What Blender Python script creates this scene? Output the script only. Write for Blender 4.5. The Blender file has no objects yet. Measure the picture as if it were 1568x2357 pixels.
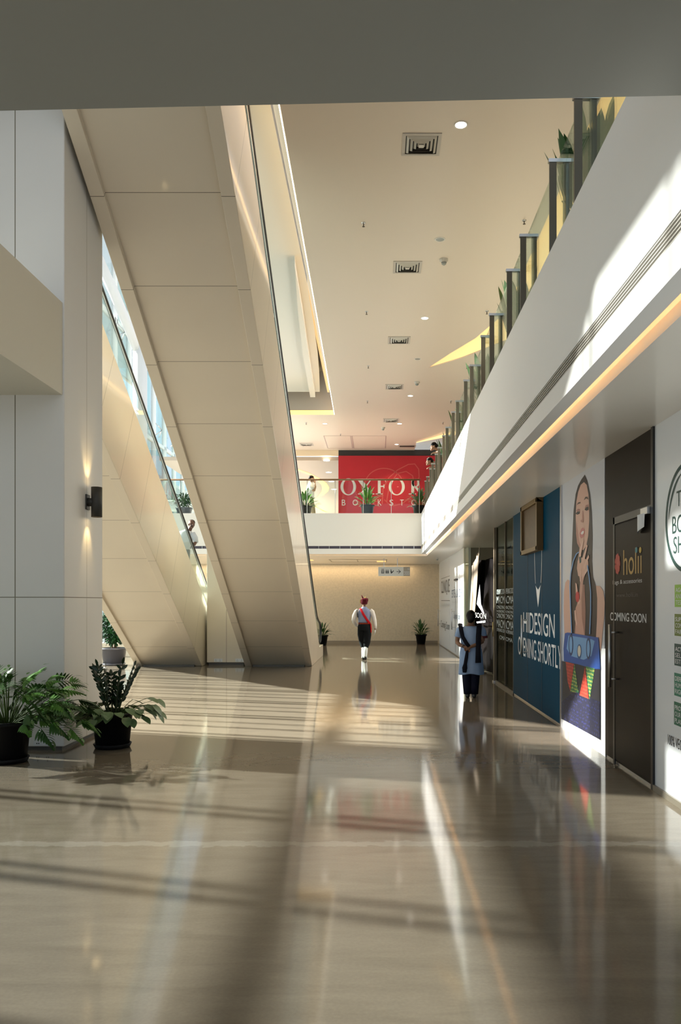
import bpy, bmesh, math, random
from mathutils import Vector, Matrix
random.seed(7)
PI = math.pi
# ------------------------------------------------------------------ camera, sky, sun, exposure
F, EYE, VX, VY = 1833.0, 1.65, 869.0, 1387.0      # focal length in pixels, eye height, vanishing point
sc = bpy.context.scene
C = sc.collection
cam = bpy.data.cameras.new('camera'); camo = bpy.data.objects.new('camera', cam); C.objects.link(camo)
camo.location = (0, 0, EYE); camo.rotation_euler = (PI/2, 0, 0)
cam.sensor_fit = 'VERTICAL'; cam.sensor_height = 36; cam.sensor_width = 24; cam.lens = 28
cam.shift_x = -85/2357; cam.shift_y = 208.5/2357; cam.clip_start = .05; cam.clip_end = 400
sc.camera = camo
sc.view_settings.view_transform = 'Standard'; sc.view_settings.look = 'None'
sc.view_settings.gamma = 1; sc.view_settings.use_curve_mapping = False
sc.view_settings.exposure = -0.1
W = bpy.data.worlds.new('World'); sc.world = W; W.use_nodes = True
bg = W.node_tree.nodes['Background']; bg.inputs[0].default_value = (.72, .86, 1.0, 1); bg.inputs[1].default_value = 1.75
SUN_AZ, SUN_K = -.29, .51                        # shade runs (1, SUN_AZ) over the floor and drops SUN_K per metre of X
sl = bpy.data.lights.new('sun', 'SUN'); sl.energy = 34.0; sl.angle = math.radians(.9); sl.color = (1, .90, .80)
so = bpy.data.objects.new('sun', sl); C.objects.link(so)
so.rotation_euler = Vector((1, SUN_AZ, -SUN_K)).to_track_quat('-Z', 'Y').to_euler()
so.location = (-30, 20, 25)

# ------------------------------------------------------------------ materials
MATS = {}
def mat(name, col, rough=.5, metal=0, spec=.5, emit=None, es=0, noise=0, nscale=8, bump=0, coat=0):
    if name in MATS: return MATS[name]
    m = bpy.data.materials.new(name); m.use_nodes = True; nt = m.node_tree
    b = nt.nodes['Principled BSDF']
    b.inputs['Base Color'].default_value = (*col, 1); b.inputs['Roughness'].default_value = rough
    b.inputs['Metallic'].default_value = metal; b.inputs['Specular IOR Level'].default_value = spec
    if coat: b.inputs['Coat Weight'].default_value = coat; b.inputs['Coat Roughness'].default_value = .06
    if emit: b.inputs['Emission Color'].default_value = (*emit, 1); b.inputs['Emission Strength'].default_value = es
    if noise or bump:
        tc = nt.nodes.new('ShaderNodeTexCoord'); n = nt.nodes.new('ShaderNodeTexNoise')
        n.inputs['Scale'].default_value = nscale; n.inputs['Detail'].default_value = 4
        nt.links.new(tc.outputs['Object'], n.inputs['Vector'])
        if noise:
            r = nt.nodes.new('ShaderNodeMixRGB'); r.inputs[1].default_value = (*[c*(1-noise) for c in col], 1)
            r.inputs[2].default_value = (*[min(1, c*(1+noise)) for c in col], 1)
            nt.links.new(n.outputs['Fac'], r.inputs[0]); nt.links.new(r.outputs[0], b.inputs['Base Color'])
        if bump:
            bp = nt.nodes.new('ShaderNodeBump'); bp.inputs['Strength'].default_value = bump; bp.inputs['Distance'].default_value = .02
            nt.links.new(n.outputs['Fac'], bp.inputs['Height']); nt.links.new(bp.outputs[0], b.inputs['Normal'])
    MATS[name] = m; return m
def panel_mat(name, col, rough, joints, jcol=(.12, .10, .07), coat=0, spec=.5, var=.05):
    """cladding with joint lines: joints = (direction, period, offset, width); period 0 = a single line"""
    m = mat(name, col, rough, coat=coat, spec=spec); nt = m.node_tree; b = nt.nodes['Principled BSDF']
    N = nt.nodes.new; L = nt.links.new
    g = N('ShaderNodeNewGeometry'); acc = None
    for (d, per, off, w) in joints:
        dot = N('ShaderNodeVectorMath'); dot.operation = 'DOT_PRODUCT'; dot.inputs[1].default_value = d
        L(g.outputs['Position'], dot.inputs[0])
        s = N('ShaderNodeMath'); s.operation = 'SUBTRACT'; L(dot.outputs['Value'], s.inputs[0]); s.inputs[1].default_value = off
        cur = s
        if per:
            p = N('ShaderNodeMath'); p.operation = 'PINGPONG'; p.inputs[1].default_value = per/2; L(s.outputs[0], p.inputs[0]); cur = p
        a = N('ShaderNodeMath'); a.operation = 'ABSOLUTE'; L(cur.outputs[0], a.inputs[0])
        lt = N('ShaderNodeMath'); lt.operation = 'LESS_THAN'; L(a.outputs[0], lt.inputs[0]); lt.inputs[1].default_value = w
        if acc is None: acc = lt
        else:
            mx = N('ShaderNodeMath'); mx.operation = 'MAXIMUM'; L(acc.outputs[0], mx.inputs[0]); L(lt.outputs[0], mx.inputs[1]); acc = mx
    n = N('ShaderNodeTexNoise'); n.inputs['Scale'].default_value = .9; n.inputs['Detail'].default_value = 5
    L(g.outputs['Position'], n.inputs['Vector'])
    v = N('ShaderNodeMixRGB'); v.inputs[1].default_value = (*[c*(1-var) for c in col], 1); v.inputs[2].default_value = (*[c*(1+var) for c in col], 1)
    L(n.outputs['Fac'], v.inputs[0])
    mix = N('ShaderNodeMixRGB'); L(acc.outputs[0], mix.inputs[0]); L(v.outputs[0], mix.inputs[1]); mix.inputs[2].default_value = (*jcol, 1)
    L(mix.outputs[0], b.inputs['Base Color'])
    return m
def glass_mat(name, tint=(.93, .98, .96), refl=1.0, rough=0):
    m = bpy.data.materials.new(name); m.use_nodes = True; nt = m.node_tree
    for n in list(nt.nodes):
        if n.type != 'OUTPUT_MATERIAL': nt.nodes.remove(n)
    o = nt.nodes[0]; N = nt.nodes.new; L = nt.links.new
    t = N('ShaderNodeBsdfTransparent'); t.inputs[0].default_value = (*tint, 1)
    g = N('ShaderNodeBsdfGlossy'); g.inputs['Roughness'].default_value = rough; g.inputs['Color'].default_value = (.9, .95, .95, 1)
    fr = N('ShaderNodeFresnel'); fr.inputs[0].default_value = 1.5
    mm = N('ShaderNodeMath'); mm.operation = 'MULTIPLY'; mm.inputs[1].default_value = refl; L(fr.outputs[0], mm.inputs[0])
    mx = N('ShaderNodeMixShader'); L(mm.outputs[0], mx.inputs[0]); L(t.outputs[0], mx.inputs[1]); L(g.outputs[0], mx.inputs[2]); L(mx.outputs[0], o.inputs[0])
    MATS[name] = m; return m

INC = (math.cos(math.radians(30.2)), -math.sin(math.radians(30.2)))
clad = panel_mat('beige_cladding', (.66, .57, .45), .32, [((0, INC[0], INC[1]), 1.325, .985, .004)], coat=.25)
column_m = panel_mat('pale_panel', (.74, .72, .69), .55, [((0, 0, 1), 0, 1.71, .005), ((1, 0, 0), 0, -4.05, .006), ((0, 1, 0), 0, 9.59, .004)], jcol=(.22, .2, .15))
col_side_m = column_m
white_m = mat('white_paint', (.84, .85, .87), .42)
ceil_m = mat('ceiling_paint', (.70, .605, .515), .38, spec=.4)
soffit_m = mat('soffit_paint', (.86, .82, .76), .28, coat=.3)
wallpaper = mat('beige_wallpaper', (.66, .55, .40), .6, noise=.16, nscale=14)
dark_m = mat('dark_void', (.02, .018, .015), .6)
black_m = mat('black_rubber', (.012, .012, .013), .35)
metal_m = mat('brushed_steel', (.55, .55, .56), .3, metal=1)
bronze_m = mat('bronze_bar', (.13, .105, .075), .45, metal=.2)
pot_black = mat('black_plastic', (.006, .006, .007), .5, spec=.15)
pot_grey = mat('grey_plastic', (.09, .09, .11), .35)
soil_m = mat('soil', (.04, .025, .015), .9)
glass = glass_mat('clear_glass', refl=.35); green_glass = glass_mat('green_glass', (.90, .96, .92), .5); facade_glass = glass_mat('facade_glass', (.90, .96, .97), .6)
dark_glass = glass_mat('shop_glass', (.62, .66, .63), .1)
warm_led = mat('warm_led', (1, .7, .3), emit=(1, .55, .13), es=1.8)
tube_led = mat('tube_led', (1, .95, .85), emit=(1, .88, .70), es=5)
lamp_on = mat('lamp_on', (1, .95, .9), emit=(1, .93, .82), es=14)
lamp_off = mat('lamp_off', (.30, .32, .30), .2)
skirting_m = mat('brown_skirting', (.30, .24, .17), .4)

def floor_material():
    m = bpy.data.materials.new('polished_marble'); m.use_nodes = True; nt = m.node_tree; b = nt.nodes['Principled BSDF']
    N = nt.nodes.new; L = nt.links.new
    g = N('ShaderNodeNewGeometry')
    mp = N('ShaderNodeMapping'); mp.inputs['Scale'].default_value = (.8, 3.4, 1); L(g.outputs['Position'], mp.inputs[0])
    n1 = N('ShaderNodeTexNoise'); n1.inputs['Scale'].default_value = 2.2; n1.inputs['Detail'].default_value = 9; n1.inputs['Roughness'].default_value = .62; n1.inputs['Distortion'].default_value = .5
    L(mp.outputs[0], n1.inputs['Vector'])
    r = N('ShaderNodeValToRGB'); r.color_ramp.elements[0].position = .25; r.color_ramp.elements[0].color = (.20, .167, .127, 1)
    r.color_ramp.elements[1].position = .72; r.color_ramp.elements[1].color = (.265, .223, .172, 1)
    L(n1.outputs['Fac'], r.inputs[0])
    n2 = N('ShaderNodeTexNoise'); n2.inputs['Scale'].default_value = 60; n2.inputs['Detail'].default_value = 3; L(g.outputs['Position'], n2.inputs['Vector'])
    mx = N('ShaderNodeMixRGB'); mx.blend_type = 'MULTIPLY'; mx.inputs[0].default_value = .22; L(r.outputs[0], mx.inputs[1]); L(n2.outputs['Fac'], mx.inputs[2])
    # pale repaired joint running across the hall, with ragged edges
    sep = N('ShaderNodeSeparateXYZ'); L(g.outputs['Position'], sep.inputs[0])
    n3 = N('ShaderNodeTexNoise'); n3.inputs['Scale'].default_value = 9; n3.inputs['Detail'].default_value = 5; L(g.outputs['Position'], n3.inputs['Vector'])
    a = N('ShaderNodeMath'); a.operation = 'MULTIPLY_ADD'; L(n3.outputs['Fac'], a.inputs[0]); a.inputs[1].default_value = .16; L(sep.outputs[1], a.inputs[2])
    s = N('ShaderNodeMath'); s.operation = 'SUBTRACT'; L(a.outputs[0], s.inputs[0]); s.inputs[1].default_value = 5.53
    ab = N('ShaderNodeMath'); ab.operation = 'ABSOLUTE'; L(s.outputs[0], ab.inputs[0])
    lt = N('ShaderNodeMapRange'); L(ab.outputs[0], lt.inputs[0]); lt.inputs[1].default_value = .045; lt.inputs[2].default_value = .06; lt.inputs[3].default_value = .2; lt.inputs[4].default_value = 0
    m2 = N('ShaderNodeMixRGB'); L(lt.outputs[0], m2.inputs[0]); L(mx.outputs[0], m2.inputs[1]); m2.inputs[2].default_value = (.52, .49, .44, 1)
    L(m2.outputs[0], b.inputs['Base Color'])
    b.inputs['Roughness'].default_value = .08; b.inputs['Specular IOR Level'].default_value = .42
    n4 = N('ShaderNodeTexNoise'); n4.inputs['Scale'].default_value = 1.1; n4.inputs['Detail'].default_value = 1; L(g.outputs['Position'], n4.inputs['Vector'])
    bp = N('ShaderNodeBump'); bp.inputs['Strength'].default_value = .05; bp.inputs['Distance'].default_value = .02; L(n4.outputs['Fac'], bp.inputs['Height']); L(bp.outputs[0], b.inputs['Normal'])
    return m
floor_m = floor_material()

# ------------------------------------------------------------------ building helpers
def tag(o, label=None, cat=None, group=None, kind=None):
    if label: o['label'] = label
    if cat: o['category'] = cat
    if group: o['group'] = group
    if kind: o['kind'] = kind
    return o
def link(o, parent=None):
    C.objects.link(o)
    if parent: o.parent = parent; o.matrix_parent_inverse = Matrix.Identity(4)
    return o
def root_pos(p):
    v = Vector((0, 0, 0))
    while p is not None: v = v + p.location; p = p.parent
    return v
def thing(name, loc, label, cat, group=None):
    o = bpy.data.objects.new(name, None); C.objects.link(o); o.location = loc; o.empty_display_size = .2
    return tag(o, label, cat, group)
class MB:
    """collects world-space shapes, then links them as one mesh"""
    def __init__(s): s.v = []; s.f = []; s.sm = []
    def add(s, vs, fs, smooth=False):
        n = len(s.v); s.v += [tuple(v) for v in vs]; s.f += [tuple(i+n for i in f) for f in fs]; s.sm += [smooth]*len(fs); return s
    def box(s, x0, x1, y0, y1, z0, z1):
        return s.add([(x0,y0,z0),(x1,y0,z0),(x1,y1,z0),(x0,y1,z0),(x0,y0,z1),(x1,y0,z1),(x1,y1,z1),(x0,y1,z1)],
                     [(0,3,2,1),(4,5,6,7),(0,1,5,4),(1,2,6,5),(2,3,7,6),(3,0,4,7)])
    def prismX(s, prof, x0, x1):            # profile in (y, z)
        n = len(prof); vs = [(x0, y, z) for y, z in prof]+[(x1, y, z) for y, z in prof]
        fs = [tuple(range(n)), tuple(range(2*n-1, n-1, -1))]+[(i, i+n, (i+1) % n+n, (i+1) % n) for i in range(n)]
        return s.add(vs, fs)
    def prismZ(s, prof, z0, z1):            # profile in (x, y)
        n = len(prof); vs = [(x, y, z0) for x, y in prof]+[(x, y, z1) for x, y in prof]
        fs = [tuple(range(n-1, -1, -1)), tuple(range(n, 2*n))]+[(i, (i+1) % n, (i+1) % n+n, i+n) for i in range(n)]
        return s.add(vs, fs)
    def loft(s, pts, rad, seg=12, ref=(1, 0, 0), caps=True, smooth=True):
        pts = [Vector(p) for p in pts]; n = len(pts); vs = []
        rad = [(r, r) if not isinstance(r, (tuple, list)) else r for r in (rad if isinstance(rad, list) else [rad]*n)]
        for i, p in enumerate(pts):
            t = (pts[min(i+1, n-1)]-pts[max(i-1, 0)])
            t = t.normalized() if t.length > 1e-9 else Vector((0, 0, 1))
            rf = Vector(ref)
            if abs(t.dot(rf)) > .95: rf = Vector((0, 0, 1)) if abs(t.z) < .9 else Vector((0, 1, 0))
            a = (rf-t*rf.dot(t)).normalized(); b = t.cross(a)
            for k in range(seg):
                th = 2*PI*k/seg; vs.append(p+a*math.cos(th)*rad[i][0]+b*math.sin(th)*rad[i][1])
        fs = [(i*seg+k, i*seg+(k+1) % seg, (i+1)*seg+(k+1) % seg, (i+1)*seg+k) for i in range(n-1) for k in range(seg)]
        if caps: fs += [tuple(range(seg-1, -1, -1)), tuple(range((n-1)*seg, n*seg))]
        return s.add(vs, fs, smooth)
    def ell(s, c, r, seg=16, rings=10, rot=None):
        vs = []; fs = []; c = Vector(c)
        for i in range(rings+1):
            ph = PI*i/rings
            for k in range(seg):
                th = 2*PI*k/seg; v = Vector((r[0]*math.sin(ph)*math.cos(th), r[1]*math.sin(ph)*math.sin(th), r[2]*math.cos(ph)))
                if rot: v = rot @ v
                vs.append(c+v)
        for i in range(rings):
            for k in range(seg): fs.append((i*seg+k, (i+1)*seg+k, (i+1)*seg+(k+1) % seg, i*seg+(k+1) % seg))
        return s.add(vs, fs, True)
    def lathe(s, c, prof, seg=32):          # prof (r, z) about vertical axis
        vs = [(c[0]+r*math.cos(2*PI*k/seg), c[1]+r*math.sin(2*PI*k/seg), c[2]+z) for r, z in prof for k in range(seg)]
        n = len(prof); fs = [(i*seg+k, i*seg+(k+1) % seg, (i+1)*seg+(k+1) % seg, (i+1)*seg+k) for i in range(n-1) for k in range(seg)]
        return s.add(vs, fs, True)
    def build(s, name, m, parent=None, bevel=0, label=None, flat=False):
        me = bpy.data.meshes.new(name); off = root_pos(parent)
        if parent is not None and parent.get('category') == 'person': off = Vector((0, 0, 0))      # clothes are modelled about the wearer's feet
        me.from_pydata([tuple(Vector(v)-off) for v in s.v], [], s.f); me.materials.append(m)
        for p, sm in zip(me.polygons, s.sm): p.use_smooth = sm
        bm = bmesh.new(); bm.from_mesh(me); bmesh.ops.remove_doubles(bm, verts=bm.verts, dist=1e-6)
        if not flat: bmesh.ops.recalc_face_normals(bm, faces=bm.faces)
        bm.to_mesh(me); bm.free()
        o = bpy.data.objects.new(name, me); link(o, parent)
        if bevel:
            b = o.modifiers.new('bevel', 'BEVEL'); b.width = bevel; b.segments = 2; b.limit_method = 'ANGLE'
        if label: o['label'] = label
        return o
def struct(name, mb, m, label=None, **k): return tag(mb.build(name, m, **k), label, kind='structure')
def box(*a): return MB().box(*a)
def PX(x, y, X):                            # a point of the plane X=const seen at a place of the photo
    D = F*X/(x-VX); return (X, D, EYE+(VY-y)/F*D)
def PD(x, y, D): return ((x-VX)/F*D, D, EYE+(VY-y)/F*D)
def text(body, m, parent, kind, at, w, h, depth=.002, name='lettering', align='L', shear=0, thick=0):
    cu = bpy.data.curves.new('t', 'FONT'); cu.body = body; cu.extrude = 0; cu.shear = shear; cu.offset = thick
    cu.resolution_u = 4
    to = bpy.data.objects.new('t', cu); C.objects.link(to)
    dg = bpy.context.evaluated_depsgraph_get(); me = bpy.data.meshes.new_from_object(to.evaluated_get(dg))
    bpy.data.objects.remove(to); bpy.data.curves.remove(cu)
    xs = [v.co.x for v in me.vertices]; ys = [v.co.y for v in me.vertices]
    x0, x1, y0, y1 = min(xs), max(xs), min(ys), max(ys); off = root_pos(parent)
    for v in me.vertices:
        u = (v.co.x-x0)/(x1-x0)*w; q = (v.co.y-y0)/(y1-y0)*h
        if kind == 'R': p = Vector((at[0], at[1]-u, at[2]+q))
        else: p = Vector((at[0]+u, at[1], at[2]+q))
        v.co = p-off
    me.materials.clear(); me.materials.append(m); me.update()
    o = bpy.data.objects.new(name, me); link(o, parent); return o
def textpx(body, m, parent, X, x0, x1, y0, y1, **k):
    a = PX(x0, y1, X); b = PX(x1, y1, X); xm = (x0+x1)/2
    z0 = PX(xm, y1, X)[2]; z1 = PX(xm, y0, X)[2]
    return text(body, m, parent, 'R', (X, a[1], z0), a[1]-b[1], z1-z0, **k)
def polypx(pts, X, m, parent, name, layer=1, ox=1, oy=0, s=1, t=.0015):
    """a flat printed shape on the plane X, given by its corners"""
    vs = []
    for (x, y) in pts:
        p = PX(ox+x/s, oy+y/s, X); vs.append((X-layer*.0012, p[1], p[2]))
    me = MB().add(vs, [tuple(range(len(vs)))])
    return me.build(name, m, parent, flat=True)
def arealight(name, loc, sx, sy, energy, col, rot, parent=None):
    l = bpy.data.lights.new(name, 'AREA'); l.shape = 'RECTANGLE'; l.size = sx; l.size_y = sy; l.energy = energy; l.color = col
    o = bpy.data.objects.new(name, l); o.location = Vector(loc)-root_pos(parent); o.rotation_euler = rot; link(o, parent); return o

# ------------------------------------------------------------------ the hall
XS, XF, ZF0, ZF1, ZC, DB = 2.44, 1.45, 3.25, 4.60, 7.83, 26.3     # shop line, gallery front, its heights, ceiling, bridge
DW = 32.2
struct('floor', box(-9.5, 8, -9, 34, -.2, 0), floor_m)
struct('ground', box(-80, 60, -60, 120, -.5, -.21), mat('pavement', (.20, .20, .19), .8, noise=.1))
struct('wall_back', box(-9.5, 8, DW, DW+.2, 0, 3.2), wallpaper)
wbh = MB(); wbh.box(-9.5, -9.0, -6.2, -6, 0, 3.92); wbh.box(2.3, 8, -6.2, -6, 0, 3.92); wbh.box(-9.0, 2.3, -6.2, -6, 3.6, 3.92); struct('wall_fill_blocker', wbh, mat('beige_plain', (.6, .5, .4), .6))  # unseen wall behind the camera, added to cut fill light
struct('baseboard_back', box(-9.5, XS, DW-.02, DW, 0, .11), skirting_m)
w = MB(); w.box(XS+.06, XS+.2, -9, 14.3, 0, 3.2); w.box(XS+.06, XS+.2, 22.5, DW, 0, 3.2); struct('wall_right', w, white_m)
# gallery on the right: front, floor slab, soffit and the trough of the cove light
fa = MB(); fa.box(XF, XF+.12, -2, DB, ZF0, 3.42); fa.box(XF, XF+.12, -2, DB, 3.53, ZF1); fa.box(XF+.05, XF+.12, -2, DB, 3.42, 3.53)
struct('wall_gallery', fa, white_m)
fl = MB().box(XF+.12, 8, -2, DW, 4.3, 4.5); struct('floor_gallery', fl, soffit_m)
s_ = MB(); s_.box(1.64, 8, -2, DB+.22, 3.2, 3.24); s_.box(1.64, 1.665, -2, DB+.22, 3.24, 3.285); s_.box(-8.9, 8, DB+.22, DW, 3.2, 3.24); struct('ceiling_soffit', s_, soffit_m)
cv = MB(); cv.box(1.97, 2.02, -2, DB+.3, 3.24, 3.86); cv.box(XF+.12, 2.02, -2, DB+.02, 3.86, 3.9); struct('trim_1', cv, white_m)
grille = mat('grille', (.10, .09, .085), .5)
ag = thing('air_slot', (XF, 12, 3.475), 'long dark ventilation slot with white slats in the right gallery front', 'vent')
box(XF+.045, XF+.052, -2, DB, 3.42, 3.53).build('backing', grille, ag)
sm_ = MB()
for k in range(5): sm_.box(XF+.004, XF+.04, -2, DB, 3.427+k*.0225, 3.434+k*.0225)
sm_.build('slats', mat('slat_paint', (.55, .53, .5), .5), ag)
# bridge across the hall
bf = MB(); bf.box(-9.5, XF, DB, DB+.12, ZF0, 3.43); bf.box(-9.5, XF, DB, DB+.12, 3.52, ZF1); bf.box(-9.5, XF, DB+.06, DB+.12, 3.43, 3.52)
struct('wall_bridge', bf, mat('bridge_paint', (.78, .75, .70), .45)); struct('floor_bridge', box(-9.5, XF+.12, DB+.12, DW+26, 4.3, 4.5), soffit_m)
bg_ = thing('air_slot', (-3, DB, 3.475), 'dark ventilation slot across the front of the white bridge', 'vent')
box(-9.5, XF, DB+.05, DB+.058, 3.43, 3.52).build('backing', mat('slot_dark', (.07, .06, .09), .4), bg_)
for k in range(28): box(1.2-k*.35, 1.215-k*.35, DB+.01, DB+.05, 3.43, 3.52).build('divider', metal_m, bg_)
struct('trim_2', box(-9.5, 1.6, DB+.3, DB+.34, 3.24, 3.7), white_m)
led = thing('cove_light', (0, DB+.26, 3.26), 'warm cove light strip along the foot of the white bridge front', 'light')
box(-9.5, 1.55, DB+.285, DB+.299, 3.30, 3.37).build('strip', warm_led, led)
# main ceiling with the lit slot on its left, rear ceiling
EL = lambda D: -1.13-(D-3)*.0118            # left edge of the main ceiling
YC = DB-.1
cm = MB(); cm.prismZ([(EL(3), 3), (1.33+.6, 3), (2.75, 3), (2.72, 17.0), (2.3, 18.6), (1.79, 19.8), (1.33, 21.0), (1.33, YC), (EL(YC), YC)], ZC, ZC+.12)
struct('ceiling', cm, ceil_m)
cr = MB(); cr.prismZ([(3.50, 3), (8, 3), (8, 28.5), (2.9, 28.5), (1.5, 30.7), (1.5, DW+.3), (-5.2, DW+.3), (-5.2, YC), (1.33, YC), (1.33, 21.0), (2.15, 20.1), (3.1, 18.7), (3.50, 17.0)], ZC, ZC+.12)
struct('ceiling_rear', cr, ceil_m)
tr = MB(); tr.box(-.5, 3.7, 2, 22, ZC+.42, ZC+.47); tr.box(1.3, 8, 28, 34, ZC+.3, ZC+.35)
struct('trim_3', tr, white_m)
led = thing('cove_light', (3.04, 10, ZC+.1), 'warm curved cove light in the upper ceiling over the right gallery', 'light')
lm = MB(); inn = [(2.75, 3), (2.72, 17.0), (2.3, 18.6), (1.79, 19.8), (1.34, 20.98)]; out = [(3.49, 3), (3.49, 17.0), (3.09, 18.7), (2.14, 20.1), (1.36, 21.0)]
for k in range(4): lm.add([(*inn[k], ZC+.125), (*inn[k+1], ZC+.125), (*out[k+1], ZC+.02), (*out[k], ZC+.02)], [(0, 1, 2, 3)])
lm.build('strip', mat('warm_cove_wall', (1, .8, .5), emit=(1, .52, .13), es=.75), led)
led = thing('cove_light', (2.5, 30, ZC+.1), 'short warm cove light wedge in the upper ceiling beyond the bridge', 'light')
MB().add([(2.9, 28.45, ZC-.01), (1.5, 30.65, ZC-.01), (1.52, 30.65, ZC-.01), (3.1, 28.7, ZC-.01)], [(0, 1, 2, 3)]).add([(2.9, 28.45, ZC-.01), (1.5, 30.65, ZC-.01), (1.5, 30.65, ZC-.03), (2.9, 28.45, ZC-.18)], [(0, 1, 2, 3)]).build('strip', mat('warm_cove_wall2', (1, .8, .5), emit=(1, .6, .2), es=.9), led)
# raised raft and roof over the void left of the ceiling
ra = MB(); ra.prismZ([(-1.46, 10.8), (-1.50, 17), (-1.56, 19.5), (-1.62, 21.5), (-1.72, 23.5), (-1.86, 25.7), (-3.3, 25.7), (-3.3, 10.8)], 8.45, 8.6)
struct('ceiling_raft', ra, mat('raft_paint', (.66, .67, .63), .3))
rb = MB(); rb.prismZ([(-1.62, 15.6), (-1.70, 18), (-1.84, 21.5), (-2.0, 25.6), (-2.16, 25.6), (-2.0, 21.5), (-1.8, 18)], 8.25, 8.44); struct('trim_4', rb, mat('raft_paint', (.66, .67, .63)))
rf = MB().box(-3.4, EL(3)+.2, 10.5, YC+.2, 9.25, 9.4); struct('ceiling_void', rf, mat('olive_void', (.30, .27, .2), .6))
rs = MB(); rs.prismZ([(-1.46, 10.8), (-1.50, 17), (-1.56, 25.8), (-1.62, 25.8), (-1.56, 17), (-1.52, 10.8)], 8.46, 9.24); rs.box(-3.4, -3.3, 10.5, YC+.2, 8.46, 9.3); struct('trim_5', rs, mat('slot_wall_glow_tint', (.88, .70, .42), .5))  # yellow tint imitates lamp glow; the added side wall blocks sun and sky
struct('trim_6', box(-5.2, EL(YC), YC, YC+.1, ZC+.12, 9.5), mat('trim_beige', (.42, .38, .32), .5))
led = thing('cove_light', (-1.25, 18, 8.0), 'long warm light line in the slot left of the ceiling', 'light')
ls = MB(); ls.add([(EL(3)-.004, 3, ZC+.02), (EL(YC)-.004, YC, ZC+.02), (EL(YC)-.004, YC, ZC+.05), (EL(3)-.004, 3, ZC+.05)], [(0, 1, 2, 3)])
ls.add([(EL(3)-.02, 3, ZC+.0), (EL(YC)-.02, YC, ZC+.0), (EL(YC)-.004, YC, ZC+.0), (EL(3)-.004, 3, ZC+.0)], [(0, 1, 2, 3)])
ls.build('strip', tube_led, led)
arealight('slot_glow', (-1.22, 15, ZC+.30), 24, .05, 70, (1, .56, .16), (0, PI/2, PI/2), led).rotation_euler = Matrix(((0, 0, 1), (1, 0, 0), (0, 1, 0))).to_euler()
led = thing('cove_light', (-4, YC-.02, 7.9), 'bright yellow cove strip at the far end of the void, above the bridge', 'light')
box(-5.2, EL(YC), YC-.012, YC-.002, ZC+.0, ZC+.14).build('strip', warm_led, led)
# upper far end: black lintel, beige fascia, deeper hall
struct('wall_far', box(-1.58, 8, DW+.1, DW+.3, 4.5, ZC+.02), mat('black_fascia', (.02, .018, .018), .4))
struct('trim_7', box(-5.2, -1.58, DW+.1, DW+.3, 7.62, ZC), mat('warm_fascia', (.85, .7, .5), .5))
struct('ceiling_far', box(-8.9, -1.0, DW+.3, 60, 7.45, 7.6), mat('far_ceiling', (.52, .44, .36), .5))
struct('wall_far_end', box(-9.5, 8, 58.5, 58.7, 4.5, 8), mat('beige_plain', (.66, .58, .46), .6))
# near slab overhead, left gallery slab, pale column
nb = MB(); nb.prismZ([(-9.5, -9), (8, -9), (8, 3.33), (XF, 3.562), (-9.5, 3.954)], 3.92, 4.9); struct('ceiling_near', nb, mat('grey_soffit', (.26, .265, .25), .5))
struct('trim_8', box(-4.5, -3.52, -6, 8.9, 3.97, 5.0), mat('gallery_beige', (.66, .62, .52), .4))
colm = thing('column', (-4.3, 9.5, 0), 'wide pale panelled column at the left, behind the two potted plants', 'column')
box(-5.1, -3.5, 8.9, 10.14, .04, 11.5).build('shaft', col_side_m, colm, bevel=.012)
box(-5.06, -3.54, 8.94, 10.10, 0, .04).build('plinth', mat('dark_plinth', (.10, .09, .08), .5), colm)
# panel between the escalators
pn = thing('column', (-4.0, 22, 0), 'square beige clad pier standing between the two escalators', 'column')
box(-4.50, -3.5, 21.0, 23.2, .07, 3.25).build('shaft', panel_mat('pier_clad', (.70, .62, .50), .35, [((1, 0, 0), 0, -3.98, .004)]), pn, bevel=.01)
box(-4.46, -3.54, 21.05, 23.1, 0, .07).build('plinth', mat('dark_plinth', (.1, .09, .08)), pn)

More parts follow.
